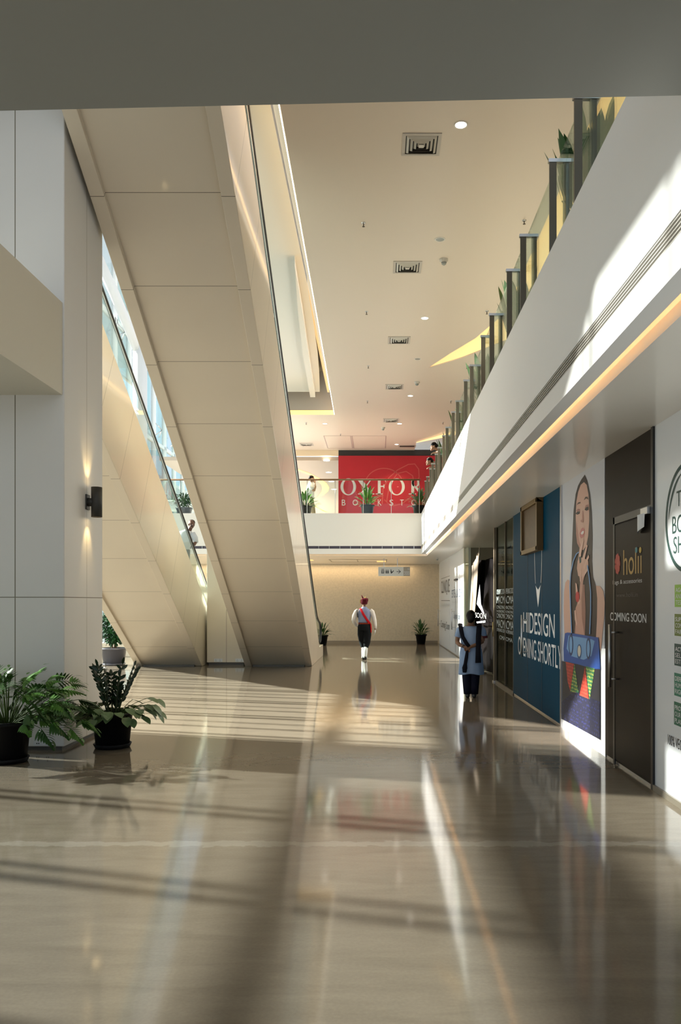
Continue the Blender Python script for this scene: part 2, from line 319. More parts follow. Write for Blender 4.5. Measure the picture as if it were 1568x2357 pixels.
# ------------------------------------------------------------------ left glass front and added light-blocking roofs
ZT = 15.0
steel_white = mat('white_steel', (.72, .74, .76), .35)
wl = MB(); wl.box(-9.7, -9.3, -9, -1.0, 0, ZT); wl.box(-9.7, -9.3, -1.0, 5.0, 5.7, ZT); struct('wall_left_blocker', wl, white_m)  # unseen solid wall, added to keep daylight off the near floor
struct('window_fill', box(-9.535, -9.525, -1, 5, 0, 5.7), glass_mat('side_glass', (.58, .62, .63), .6))  # unseen window, added so bounced sun lifts the near right side
struct('wall_upper_blocker', box(-5.4, -5.2, -6, 8.8, 7.25, 12), white_m)  # unseen wall, placed to shade the near gallery front and cut sky fill
def facade():
    idx = 1
    zs = [0, .55, 4.23, 4.38, 5.0, 5.42, 8.4, 8.6, 11.8, 12.0, ZT]
    m = MB(); m.box(-9.62, -9.45, 5, 46, 0, .12)
    m.box(-9.6, -9.46, 5, 46, 4.50, 4.63); m.box(-9.62, -9.44, 5, 46, 5.23, 5.64); m.box(-9.6, -9.46, 5, 46, 8.45, 8.58); m.box(-9.6, -9.46, 5, 46, 11.8, 11.95)
    m.box(-9.7, -9.4, 5, 46, ZT, ZT+.2)
    struct('window_1_transoms', m, steel_white)
    D = 5.2; k = 0
    mm = MB()
    while D < 46:
        mm.box(-9.60, -9.46, D, D+.07, 0, ZT); mm.box(-9.60, -9.46, D+.22, D+.27, 0, ZT)
        if D > 10.5: mm.box(-9.58, -9.48, D+.78, D+.83, 0, 5.2); mm.box(-9.58, -9.48, D+1.22, D+1.25, 0, 5.2)
        D += 1.68; k += 1
    struct('window_1_mullions', mm, steel_white)
    g = MB().box(-9.535, -9.525, 10.6, 46, 0, 5.7); struct('window_1', g, facade_glass); struct('window_5', box(-9.535, -9.525, 12.6, 46, 5.7, ZT), glass_mat('upper_glass', (.76, .78, .78), .6))
    g = MB().box(-9.535, -9.525, 5, 10.6, 0, 5.7); struct('window_2', g, glass_mat('dimming_glass', (.50, .54, .55), .7))  # unseen panes, tint picked to dim sun on the near floor
    g = MB().box(-9.535, -9.525, 5, 12.6, 5.7, ZT); struct('window_3', g, glass_mat('dimming_glass_upper', (.50, .53, .53), .7))  # unseen panes, tint picked to cut daylight falling from above
    struct('ceiling_sky_blocker', box(-9.5, -1, 10.4, 46, ZT+.2, ZT+.4), white_m)  # solid roof added to keep overhead sky light out of the hall
    struct('ceiling_near_blocker', box(-9.5, 8, -6.2, 10.4, 12.4, 12.6), white_m)  # unseen roof, added to darken the near upper surfaces
facade()
# ------------------------------------------------------------------ escalators
T = .5826
D0 = 20.7
step_m = mat('step_metal', (.22, .22, .23), .35, metal=.8)
def escalator(xl, xr, label, DT=5.5):
    e = thing('escalator', ((xl+xr)/2, D0, 0), label, 'escalator')
    zu = lambda D: T*(D0-D)
    for s_i, (a, b) in enumerate(((xl, xl+.17), (xr-.17, xr))):
        prof = [(D0, 0), (24.9, 0), (24.9, .34), (23.4, .34), (DT, zu(DT)+1.9), (DT, zu(DT))]
        MB().prismX(prof, a, b).build('side_cladding', clad, e, bevel=.006)
    MB().prismX([(D0+.1, 0), (D0+.5, 0), (DT, zu(DT)+.35), (DT, zu(DT)+.10)], xl+.17, xr-.17).build('underside', clad, e)
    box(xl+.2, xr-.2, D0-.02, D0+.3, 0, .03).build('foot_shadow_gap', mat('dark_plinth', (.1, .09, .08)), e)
    # steps
    st = MB(); D = 23.2; pts = []
    while D > DT+.3:
        pts += [(D, zu(D)+1.62), (D, zu(D)+1.62+.233)]; D -= .4
    pts.append((D, pts[-1][1])); low = [(DT+.2, zu(DT+.2)+1.3), (23.2, zu(23.2)+1.5)]
    st.prismX(pts+low, xl+.34, xr-.34).build('steps', step_m, e)
    dk = MB(); dk.prismX([(23.4, .34), (DT, zu(DT)+1.9), (DT, zu(DT)+1.8), (23.4, .24)], xl+.17, xl+.34); dk.prismX([(23.4, .34), (DT, zu(DT)+1.9), (DT, zu(DT)+1.8), (23.4, .24)], xr-.34, xr-.17)
    dk.build('deck_strip', metal_m, e)
    box(xl+.17, xr-.17, 23.1, 25.3, 0, .3).build('landing_plate', metal_m, e)
    for sgn, xc in ((1, xl+.085), (-1, xr-.075)):
        gp = [(24.2, .34), (23.4, .34), (DT, zu(DT)+1.9), (DT, zu(DT)+2.62), (22.9, zu(22.9)+2.60), (23.8, 1.05), (24.5, .98), (24.85, .72), (24.75, .40)]
        MB().prismX(gp, xc-.005, xc+.005).build('glass_balustrade', glass, e)
        ph = [(DT, zu(DT)+2.66), (12, zu(12)+2.66), (18, zu(18)+2.66), (22.6, zu(22.6)+2.66), (23.2, 1.25), (23.9, 1.10), (24.5, 1.03), (24.82, .88), (24.90, .68), (24.8, .48), (24.5, .42)]
        MB().loft([(xc, y, z) for y, z in ph], [(.036, .022)]*len(ph), seg=10).build('handrail', black_m, e)
        MB().loft([(xc, y, z-.035) for y, z in ph[:5]], .012, seg=8).build('handrail_track', metal_m, e)
    return e
escalator(-3.44, -1.70, 'beige clad escalator nearest the hall, its underside rising overhead')
escalator(-6.28, -4.56, 'beige clad escalator further left with glass side and black handrail', DT=6.5)
# ------------------------------------------------------------------ ceiling fittings
frame_m = mat('diffuser_frame', (.50, .45, .40), .4)
def diffuser(x, y, s, label):
    t = thing('ceiling_diffuser', (x, y, ZC), label, 'vent', 'square air diffusers in the main ceiling')
    m = MB(); h = s/2
    def ring(o, i, z0, z1, mb):
        mb.add([(x-o, y-o, z0), (x+o, y-o, z0), (x+o, y+o, z0), (x-o, y+o, z0), (x-i, y-i, z1), (x+i, y-i, z1), (x+i, y+i, z1), (x-i, y+i, z1)],
               [(0, 1, 5, 4), (1, 2, 6, 5), (2, 3, 7, 6), (3, 0, 4, 7)])
    ring(h, h-.045, ZC-.012, ZC-.012, m); ring(h, h, ZC, ZC-.012, m); m.build('frame', frame_m, t)
    v = MB()
    for k in range(4):
        o = h-.06-k*.05; ring(o, o-.03, ZC-.004, ZC-.028, v)
    v.box(x-.035, x+.035, y-.035, y+.035, ZC-.03, ZC-.026); v.build('vanes', mat('diffuser_vane', (.60, .56, .5), .4), t)
    box(x-h+.04, x+h-.04, y-h+.04, y+h-.04, ZC-.003, ZC-.001).build('backing', dark_m, t)
ords = ['nearest', 'second', 'third', 'fourth', 'farthest']
for k, (x, y) in enumerate([(.592, 10.74), (.552, 14.67), (.51, 18.75), (.486, 22.8), (.456, 27.0)]):
    diffuser(x, y, .52, ords[k]+' square air diffuser in the row along the upper ceiling')
diffuser(-2.77, 31.1, .52, 'square air diffuser far left, above the bridge')
gr = thing('ceiling_grille', (1.2, 31.4, ZC), 'dark oblong return grille in the ceiling in front of the red banner', 'vent')
box(.82, 1.52, 31.25, 31.6, ZC-.015, ZC-.001).build('frame', frame_m, gr); box(.88, 1.46, 31.3, 31.55, ZC-.02, ZC-.015).build('slats', dark_m, gr)
def downlight(x, y, on, label, z=ZC, r=.075):
    t = thing('downlight', (x, y, z), label, 'light', 'round recessed ceiling downlights')
    MB().lathe((x, y, z), [(r+.018, 0), (r+.018, -.006), (r, -.008), (r-.004, -.001)]).build('trim_ring', mat('ring_paint', (.75, .7, .65), .35), t)
    MB().lathe((x, y, z), [(r-.003, -.003), (.0005, -.003)]).build('lens', lamp_on if on else lamp_off, t)
    if on and r < .1:
        l = bpy.data.lights.new('beam', 'SPOT'); l.energy = 200 if y < 15 else 300; l.color = (1, .78, .52); l.spot_size = math.radians(110); l.spot_blend = .8; l.shadow_soft_size = .06
        o = bpy.data.objects.new('beam', l); o.location = (0, 0, -.03); link(o, t)
for (x, y, on, lb) in [(1.08, 10.3, 1, 'large bright downlight nearest the camera, beside the nearest diffuser'), (1.065, 13.55, 0, 'unlit round downlight between the two nearest lit ones'),
        (1.03, 17.3, 1, 'lit downlight second from the camera'), (1.02, 20.2, 0, 'unlit grey downlight near the tip of the curved cove'), (.987, 23.8, 1, 'lit downlight just in front of the bridge'),
        (.765, 27.5, 1, 'small lit downlight above the bridge, right of centre'), (-1.81, 27.5, 1, 'small lit downlight above the bridge beside the yellow cove strip'), (.75, 31.1, 1, 'lit downlight in front of the black lintel')]:
    downlight(x, y, on, lb)
for (px, py) in [(752, 1060), (757, 1087), (763, 1108), (769, 1126)]:
    D = 5.80*F/(VY-py); downlight((px-VX)/F*D, D, 1, 'small lit downlight in the far upper hall, %s' % {1060: 'topmost of four in view', 1087: 'second of four from the top', 1108: 'third of four from the top', 1126: 'lowest of four in view'}[py], z=7.45, r=.13)
def sprinkler(x, y, lb):
    t = thing('sprinkler', (x, y, ZC), lb, 'sprinkler', 'ceiling sprinkler heads')
    MB().lathe((x, y, ZC), [(.035, 0), (.03, -.012), (.001, -.013)]).build('escutcheon', metal_m, t)
    MB().loft([(x, y, ZC-.01), (x, y, ZC-.06)], .008, seg=8).lathe((x, y, ZC-.06), [(.001, 0), (.022, 0), (.022, -.005), (.001, -.006)]).build('head', bronze_m, t)
for (px, py, lb) in [(837, 513, 'sprinkler head left of the unlit downlight, nearest of the centre row'), (1207, 507, 'sprinkler head nearest the near railing posts'), (844, 717, 'sprinkler head second in the centre row'),
        (1121, 716, 'sprinkler head right of the second lit downlight'), (848, 842, 'sprinkler head third in the centre row'), (1075, 843, 'sprinkler head beside the curved cove tip'), (846, 923, 'sprinkler head fourth in the centre row'),
        (784, 999, 'sprinkler head above the bridge, left of the hatch'), (1020, 972, 'sprinkler head above the far gallery railing'), (1038, 923, 'sprinkler head between railing and lit downlight before the bridge'), (705, 973, 'sprinkler head just beyond the yellow cove strip')]:
    D = (ZC-EYE)*F/(VY-py); sprinkler((px-VX)/F*D, D, lb)
def dome(x, y, lb, z=ZC, s=1):
    t = thing('ceiling_camera', (x, y, z), lb, 'camera', 'small domed ceiling cameras')
    MB().lathe((x, y, z), [(.075*s, 0), (.075*s, -.03*s), (.05*s, -.045*s), (.05*s, -.06*s)]).build('housing', mat('cam_white', (.6, .56, .5), .4), t)
    MB().lathe((x, y, z-.06*s), [(.045*s, 0), (.04*s, -.03*s), (.02*s, -.045*s), (.0005, -.05*s)]).build('dome', lamp_off, t)
for (px, py, lb) in [(1022, 597, 'domed ceiling camera nearest, just beyond the unlit downlight'), (960, 879, 'domed ceiling camera midway along the ceiling'), (882, 984, 'domed ceiling camera above the bridge centre')]:
    D = (ZC-EYE)*F/(VY-py); dome((px-VX)/F*D, D, lb)
dome(*[(1007-VX)/F*27.6, 27.6], 'smoke detector on the low ceiling under the bridge, beside the white hoarding', z=3.2, s=.8)
ht = thing('ceiling_hatch', (-.7, 30, ZC), 'pair of flush ceiling access hatches above the bridge', 'hatch')
for (a, b) in ((-2.0, -.98), (-.96, .33)):
    m = MB(); d0, d1 = 29.5, 31.9
    for q in ((a, b, d0, d0+.02), (a, b, d1-.02, d1), (a, a+.03, d0, d1), (b-.03, b, d0, d1)): m.box(q[0], q[1], q[2], q[3], ZC-.006, ZC-.001)
    m.build('frame', mat('hatch_line', (.42, .32, .30), .5), ht)
hb = thing('ceiling_hatch', (-.5, 29, 3.2), 'flush access hatch in the low ceiling under the bridge', 'hatch')
m = MB()
for q in ((-1.75, .35, 28.6, 28.63), (-1.75, .35, 30.4, 30.43), (-1.75, -1.72, 28.6, 30.43), (.32, .35, 28.6, 30.43), (-.75, -.72, 28.6, 30.43)): m.box(q[0], q[1], q[2], q[3], 3.194, 3.199)
m.build('frame', mat('hatch_line2', (.35, .33, .3), .5), hb)
ml = thing('cove_light', (.1, 29, 3.2), 'small warm square light recess in the low ceiling above the sign', 'light')
box(-.02, .32, 29.6, 30.3, 3.193, 3.199).build('panel', mat('warm_small', (1, .7, .3), emit=(1, .6, .2), es=1.2), ml)
ml = thing('cove_light', (-2.6, 29, 3.2), 'small warm square light recess in the low ceiling beside the escalator', 'light')
box(-2.75, -2.35, 28.8, 29.3, 3.193, 3.199).build('panel', mat('warm_small', (1, .7, .3)), ml)

# cove over the right soffit: tubes lying behind its edge
led = thing('cove_light', (1.75, 12, 3.24), 'row of warm tubes behind the soffit edge under the right gallery', 'light')
for k in range(19):
    d = 3.2+k*1.24
    zt = 3.262 if d < 17.5 else 3.302
    MB().loft([(1.70 if d < 17.5 else 1.655, d, zt), (1.70 if d < 17.5 else 1.655, d+1.18, zt)], .016, seg=8).build('tube', tube_led, led)
arealight('cove_glow', (1.80, 12, 3.27), 29, .04, 105, (1, .41, .055), (0, 0, 0), led).rotation_euler = Matrix(((0, 0, -1), (1, 0, 0), (0, -1, 0))).to_euler()
arealight('back_wall_fill', (-3, DW-.35, 3.19), 9, .05, 60, (1, .75, .45), (0, 0, 0), led)  # area lamp brightening the back wall, no visible fitting
arealight('bridge_cove_glow', (-3, DB+.2, 3.28), 9, .04, 10, (1, .6, .2), (PI, 0, 0), led)
# ------------------------------------------------------------------ gallery railing on the right
rl = thing('glass_railing', (1.55, 14, 4.5), 'glass railing with dark twin-bar posts along the right gallery', 'railing')
pds = []
for k in range(9): pds += [6.05+2.28*k, 6.92+2.28*k]
pds = [3.77, 4.64]+pds
for d in pds:
    p = MB(); p.box(1.495, 1.555, d-.012, d+.012, 4.5, 5.47); p.box(1.615, 1.665, d-.012, d+.012, 4.5, 5.47)
    pp = p.build('post', bronze_m, rl)
    box(1.485, 1.68, d-.02, d+.02, 5.47, 5.50).build('cap', metal_m, pp)
for a, b in zip(pds[:-1], pds[1:]):
    if b-a > 1: box(1.58, 1.592, a-.25, b+.25-.0, 4.52, 5.52).build('glass_panel', green_glass, rl)
    else: box(1.58, 1.592, a+.27, b-.27, 4.52, 5.52).build('glass_panel', green_glass, rl)
# railing on the bridge
rl = thing('glass_railing', (-3, DB+.1, 4.6), 'glass railing with brown handrail along the top of the bridge', 'railing')
MB().loft([(-9.4, DB+.08, 5.72), (XF-.02, DB+.08, 5.72)], [(.03, .025)]*2, seg=10, ref=(0, 0, 1)).build('handrail', mat('brown_rail', (.22, .12, .05), .35), rl)
for k in range(9):
    x = 1.39-k*.93
    MB().loft([(x, DB+.08, 4.6), (x, DB+.08, 5.70)], .009, seg=8).build('post', metal_m, rl)
    box(x-.92, x-.01, DB+.075, DB+.085, 4.62, 5.66).build('glass_panel', glass, rl)
# rear wall of the gallery
struct('wall_gallery_rear', box(6.5, 6.7, -2, DW, 4.5, ZC), mat('beige_plain', (.6, .5, .4)))
arealight('gallery_fill', (6.1, 12, 6.2), 1, 20, 150, (1, .60, .26), (0, 0, 0))  # added uplight without a fitting, brightens the gallery ceiling
bpy.data.objects['gallery_fill'].rotation_euler = (0, PI-.35, 0); bpy.data.objects['gallery_fill'].location = (6.1, 12, 6.2)
bpy.data.objects['gallery_fill'].parent = bpy.data.objects['cove_light.001'] if 'cove_light.001' in bpy.data.objects else None

# ------------------------------------------------------------------ shop line
def hoarding(name, d0, d1, m, label, cat='hoarding', z1=3.2, X=XS):
    t = thing(name, (X, (d0+d1)/2, 0), label, cat)
    box(X, X+.05, d1, d0, .03, z1).build('panel', m, t)
    box(X+.01, X+.05, d1, d0, 0, .03).build('base_channel', metal_m, t)
    return t
offw = mat('vinyl_white', (.82, .85, .90), .35, coat=.3)
dkvin = mat('vinyl_dark', (.014, .010, .008), .4, spec=.08, noise=.2, nscale=2)
bluev = mat('vinyl_blue', (.002, .045, .09), .45, spec=.03)
ink = mat('ink_dark', (.015, .06, .055), .5); inkb = mat('ink_black', (.02, .02, .025), .5); paper = mat('print_white', (.80, .81, .83), .4)
lgrey = mat('print_grey', (.55, .56, .57), .45)
# body care shop panel
t = hoarding('shop_hoarding', 7.0, 3.2, offw, 'white shop hoarding with dark green ring emblem, nearest the camera')
cD, cZ, R = 6.31, 2.33, .43
rg = MB(); n = 64; vs = []
for k in range(n+1):
    a = .25+(2*PI-.5)*k/n; th = .022+.016*math.sin(a/2)
    for r in (R, R-th): vs.append((XS-.002, cD-r*math.cos(a)*1.0, cZ+r*math.sin(a)*1.02))
rg.add(vs, [(2*i, 2*i+1, 2*i+3, 2*i+2) for i in range(n)]).build('ring_emblem', ink, t, flat=True)
rg = MB(); vs = []; n = 24
for k in range(n+1):
    a = 1.75+1.35*k/n; th = .004+.03*math.sin(PI*k/n)
    for r in (R-.07, R-.07-th): vs.append((XS-.002, cD-r*math.cos(a), cZ+r*math.sin(a)*1.02))
rg.add(vs, [(2*i, 2*i+1, 2*i+3, 2*i+2) for i in range(n)]).build('leaf_stroke', ink, t, flat=True)
text('THE', ink, t, 'R', (XS-.002, 6.49, 2.43), .30, .125); text('BODY', ink, t, 'R', (XS-.002, 6.585, 2.215), .52, .145); text('SHOP', ink, t, 'R', (XS-.002, 6.56, 2.05), .50, .14)
cols = [(.30, .56, .06), (.16, .22, .03), (.012, .06, .06), (.01, .20, .12), (.005, .14, .075)]
for k, (ya, yb, wd) in enumerate([(1346, 1397, ('AGAINST', 'ANIMAL', 'TESTING')), (1413, 1463, ('SUPPORT', 'COMMUNITY', 'FAIR TRADE')), (1481, 1531, ('ACTIVATE', 'SELF', 'ESTEEM')), (1548, 1600, ('DEFEND', 'HUMAN', 'RIGHTS')), (1614, 1667, ('PROTECT', 'OUR', 'PLANET'))]):
    d0 = F*XS/(1554-VX-k*.4); z1 = EYE+(VY-ya)/F*d0; z0 = EYE+(VY-yb)/F*d0
    sq = box(XS-.002, XS-.0005, d0-.5, d0, z0, z1).build('value_tile', mat('tile_green_%d' % k, cols[k], .4), t)
    h = (z1-z0)
    for j, q in enumerate(wd): text(q, paper, sq, 'R', (XS-.003, d0-.02, z1-h*(.34+.28*j)), .042*len(q), h*.2, thick=.012 if j == 0 else 0)
text('100% VEGETARIAN', inkb, t, 'R', (XS-.002, F*XS/(1538-VX), EYE-(1712-VY)/F*6.7), .62, .085)
box(XS-.02, XS, 3.2, 7.0, 0, .05).build('baseboard', mat('alu_base', (.30, .27, .22), .35, metal=.5), t)
# dark holii front
t = hoarding('shop_hoarding', 8.53, 7.02, dkvin, 'dark brown shop hoarding with door, gold lettering and red flower')
dr = MB(); dr.box(XS-.012, XS, 7.06, 8.14, .05, 2.44); door = dr.build('door_leaf', mat('vinyl_dark2', (.016, .012, .010), .4, spec=.08), t, bevel=.006)
fr_ = MB(); fr_.box(XS-.016, XS, 8.14, 8.19, 0, 2.52); fr_.box(XS-.016, XS, 7.03, 8.19, 2.45, 2.52); fr_.build('door_frame', black_m, t)
box(XS-.02, XS, 7.0, 7.05, 0, 3.2).build('edge_strip', black_m, t)
def pull(parent, d, z0, z1, off=.1):
    h = MB().loft([(XS-off, d, z0), (XS-off, d, z1)], .016, seg=12).build('door_handle', metal_m, parent)
    m = MB()
    for z in (z0+.08, z1-.08): m.loft([(XS-off, d, z), (XS+.0, d, z)], .01, seg=8)
    m.build('handle_bracket', metal_m, h)
pull(t, 8.02, .80, 1.43)
XD = XS-.014
gold = mat('print_gold', (.42, .25, .05), .4)
textpx('holıı', gold, t, XD, 1435, 1477, 1262, 1322)
for (cx, c) in ((1465.5, (.02, .20, .24)), (1474.5, (.55, .36, .06))):
    p = PX(cx, 1266, XD); MB().add([(XD-.002, p[1]+.035*math.cos(a*PI/8), p[2]+.028*math.sin(a*PI/8)) for a in range(16)], [tuple(range(16))]).build('dot', mat('dot%d' % cx, c), t, flat=True)
redm = mat('print_red', (.45, .015, .01), .4)
for k in range(9):
    a = k*2*PI/9; c = PX(1422, 1298, XD); q = Vector((0, -math.cos(a), math.sin(a)*1.15))
    cen = Vector(c)+q*.065
    MB().add([cen+Vector((-.002, .028*math.cos(b*PI/6), .034*math.sin(b*PI/6))) for b in range(12)], [tuple(range(12))]).build('petal', redm, t, flat=True)
p = PX(1422, 1298, XD); MB().add([(XD-.001, p[1]+.06*math.cos(a*PI/8), p[2]+.07*math.sin(a*PI/8)) for a in range(16)], [tuple(range(16))]).build('flower_heart', redm, t, flat=True)
textpx('bags & accessories', lgrey, t, XD, 1411, 1478, 1333, 1346); textpx('www.holii.in', mat('print_faint', (.06, .055, .05)), t, XD, 1419, 1468, 1364, 1374)
textpx('COMING SOON', lgrey, t, XD, 1405, 1488, 1411, 1431, thick=.015)
# the peeling sheet above the door
cu = thing('paper_sheet', (2.40, 7.2, 2.5), 'curled white paper sheet hanging at the top corner of the dark door', 'paper')
vs = []; nn = 8
for i in range(nn+1):
    for j in range(nn+1):
        u, v = i/nn, j/nn; a = u*2.6
        vs.append((XS-.02-.07*math.sin(a)*(1-.3*v), 7.32-.22*u+.05*v, 2.46-.17*v*(1-.3*u)-.02*math.sin(a)))
MB().add(vs, [(i*(nn+1)+j, (i+1)*(nn+1)+j, (i+1)*(nn+1)+j+1, i*(nn+1)+j+1) for i in range(nn) for j in range(nn)], True).build('sheet', mat('paper_white', (.78, .79, .82), .6), cu)
box(XS-.05, XS, 7.06, 7.24, 2.44, 2.5).build('door_closer', metal_m, cu)
# poster
t = hoarding('poster_hoarding', 10.5, 8.55, mat('poster_ground', (.52, .53, .58), .4, coat=.2), 'tall poster of a dark haired model holding a blue handbag, on white hoarding', 'poster')
A = dict(X=XS, ox=1280, oy=1060, s=3.466, parent=t)
def art(name, pts, c, layer=1, m=None): return polypx(pts, XS, m or mat('art_'+name+str(c), c, .45), t, name, layer, 1280, 1060, 3.466)
skin_p = (.60, .36, .28); skin_d = (.42, .20, .15); hairc = (.018, .010, .012)
art('white_margin', [(35, 2055), (40, 2355), (395, 2500), (395, 1500), (360, 1500), (360, 2230)], (.85, .86, .88), 1)
art('hair', [(232, 112), (205, 150), (178, 200), (158, 270), (142, 400), (133, 600), (126, 800), (118, 960), (118, 1100), (128, 1400), (330, 1420), (335, 1200), (332, 1050), (318, 990), (298, 930), (290, 800), (294, 600), (288, 420), (275, 270), (252, 160)], hairc, 2)
art('left_arm', [(95, 948), (76, 975), (66, 1050), (62, 1180), (70, 1390), (128, 1400), (132, 1300), (122, 1150), (120, 1010), (118, 965)], skin_p, 2)
art('right_arm', [(322, 998), (355, 1002), (380, 1040), (393, 1130), (388, 1250), (372, 1400), (362, 1520), (322, 1420), (330, 1260), (332, 1100)], skin_p, 3)
art('face', [(226, 172), (200, 195), (180, 250), (165, 330), (160, 450), (163, 580), (172, 660), (195, 705), (220, 715), (245, 680), (260, 600), (268, 480), (268, 380), (262, 270), (248, 195)], skin_p, 3)
art('cheek_shade', [(165, 480), (163, 580), (172, 660), (195, 705), (205, 690), (188, 640), (178, 560)], skin_d, 4)
art('brow', [(168, 358), (180, 335), (200, 330), (198, 342), (180, 348)], (.08, .04, .03), 5)
art('brow', [(226, 318), (238, 290), (256, 288), (262, 312), (246, 302), (234, 312)], (.08, .04, .03), 5)
art('eye', [(160, 425), (172, 408), (196, 405), (192, 425), (174, 432)], (.03, .02, .02), 5)
art('eye', [(232, 392), (244, 372), (264, 368), (264, 392), (248, 402)], (.03, .02, .02), 5)
art('eyelid', [(165, 400), (178, 385), (196, 388), (196, 403), (172, 406)], (.36, .16, .13), 5)
art('eyelid', [(232, 385), (242, 355), (262, 350), (264, 366), (244, 370)], (.36, .16, .13), 5)
art('nose', [(214, 400), (220, 400), (226, 470), (222, 495), (204, 492), (200, 478), (212, 470)], skin_d, 5)
art('lips', [(192, 580), (205, 545), (218, 535), (232, 545), (234, 580), (222, 612), (205, 622), (194, 605)], (.50, .16, .15), 5)
art('teeth', [(202, 580), (216, 562), (228, 562), (226, 580), (212, 592)], (.75, .70, .68), 6)
art('neck', [(150, 1390), (158, 1290), (170, 1150), (200, 990), (232, 990), (240, 1200), (235, 1400)], (.30, .14, .11), 4)
art('forearm', [(178, 880), (200, 860), (240, 900), (222, 960), (208, 1100), (212, 1260), (232, 1400), (160, 1380), (165, 1240), (160, 1180), (190, 1100), (198, 960)], (.50, .27, .21), 5)
art('hand', [(172, 860), (178, 800), (195, 770), (232, 780), (262, 800), (266, 840), (240, 900), (205, 930), (182, 920)], skin_p, 6)
for k, q in enumerate([[(180, 810), (194, 700), (222, 628), (228, 640), (208, 740), (204, 810)], [(205, 810), (228, 740), (250, 670), (258, 680), (248, 730), (224, 830)], [(222, 850), (246, 790), (266, 750), (270, 772), (250, 820), (234, 870)], [(215, 910), (240, 880), (262, 850), (262, 872), (242, 905), (215, 950)],
        [(160, 975), (172, 985), (184, 1080), (200, 1120), (188, 1150), (166, 1100)], [(196, 880), (206, 880), (206, 980), (196, 960)], [(152, 1200), (162, 1190), (176, 1300), (170, 1320), (156, 1270)]]):
    art('finger', q, (.64, .40, .32), 7)
art('green_ring', [(190, 770), (205, 765), (208, 810), (196, 822)], (.01, .06, .06), 8)
art('red_ring', [(178+16*math.cos(a*PI/8), 1088+44*math.sin(a*PI/8)) for a in range(16)], (.45, .01, .02), 8)
blue = (.012, .07, .32); blul = (.12, .28, .55)
def ribbon(pts, wd):
    L_, R_ = [], []
    for i, p in enumerate(pts):
        a = pts[max(0, i-1)]; b = pts[min(len(pts)-1, i+1)]; dx, dy = b[0]-a[0], b[1]-a[1]; n = math.hypot(dx, dy)
        L_.append((p[0]-dy/n*wd, p[1]+dx/n*wd)); R_.append((p[0]+dy/n*wd, p[1]-dx/n*wd))
    return L_+R_[::-1]
art('bag_handle', ribbon([(132, 1390), (124, 1200), (118, 1000), (124, 900), (145, 800), (170, 745), (190, 730)], 4), blul, 9)
art('bag_handle', ribbon([(276, 1385), (284, 1200), (284, 1050), (272, 930), (258, 835)], 4), blul, 9)
art('handbag', [(78, 1378), (100, 1372), (345, 1412), (350, 1450), (362, 1665), (300, 1660), (180, 1625), (70, 1600), (66, 1500)], blue, 9)
art('bag_front', [(108, 1395), (290, 1425), (318, 1440), (290, 1560), (230, 1590), (130, 1560), (92, 1500)], (.14, .30, .55), 10)
for (cx, cy) in ((128, 1470), (268, 1500)):
    art('bag_buckle', [(cx+19*math.cos(a*PI/8), cy+88*math.sin(a*PI/8)) for a in range(16)], (.01, .03, .12), 11)
    art('buckle_face', [(cx+12*math.cos(a*PI/8), cy+66*math.sin(a*PI/8)) for a in range(16)], (.15, .32, .58), 12)
art('bag_badge_rim', [(195+19*math.cos(a*PI/8), 1525+60*math.sin(a*PI/8)) for a in range(16)], (.02, .08, .22), 11)
art('bag_badge', [(195+13*math.cos(a*PI/8), 1520+44*math.sin(a*PI/8)) for a in range(16)], (.55, .50, .42), 12)
def print_mat(name, c1, c2, sc_, thr=.32):
    m = mat(name, c1, .5); nt = m.node_tree; b = nt.nodes['Principled BSDF']; N = nt.nodes.new; L = nt.links.new
    g = N('ShaderNodeNewGeometry'); v = N('ShaderNodeTexVoronoi'); v.inputs['Scale'].default_value = sc_; L(g.outputs['Position'], v.inputs['Vector']); v.inputs['Randomness'].default_value = .25
    lt = N('ShaderNodeMath'); lt.operation = 'LESS_THAN'; lt.inputs[1].default_value = thr; L(v.outputs['Distance'], lt.inputs[0])
    mx = N('ShaderNodeMixRGB'); mx.inputs[1].default_value = (*c1, 1); mx.inputs[2].default_value = (*c2, 1); L(lt.outputs[0], mx.inputs[0]); L(mx.outputs[0], b.inputs['Base Color']); return m
art('dark_skirt', [(46, 1598), (180, 1625), (360, 1665), (360, 2228), (42, 2056)], (.012, .012, .02), 8)
art('skirt_hem', [(150, 1840), (360, 1925), (360, 2228), (42, 2056), (48, 1930)], (0, 0, 0), 9, print_mat('print_blue', (.004, .006, .03), (.018, .025, .15), 22, .34))
art('red_gore', [(86, 1606), (152, 1622), (122, 1840), (100, 1760)], 0, 10, print_mat('print_redp', (.30, .02, .01), (.50, .06, .03), 24))
art('green_gore', [(155, 1622), (188, 1852), (122, 1845)], 0, 10, print_mat('print_greenp', (.02, .14, .05), (.45, .45, .08), 24))
art('red_gore', [(240, 1640), (270, 1902), (196, 1872)], 0, 10, MATS['print_redp'])
art('green_gore', [(246, 1640), (318, 1660), (276, 1912)], 0, 10, MATS['print_greenp'])
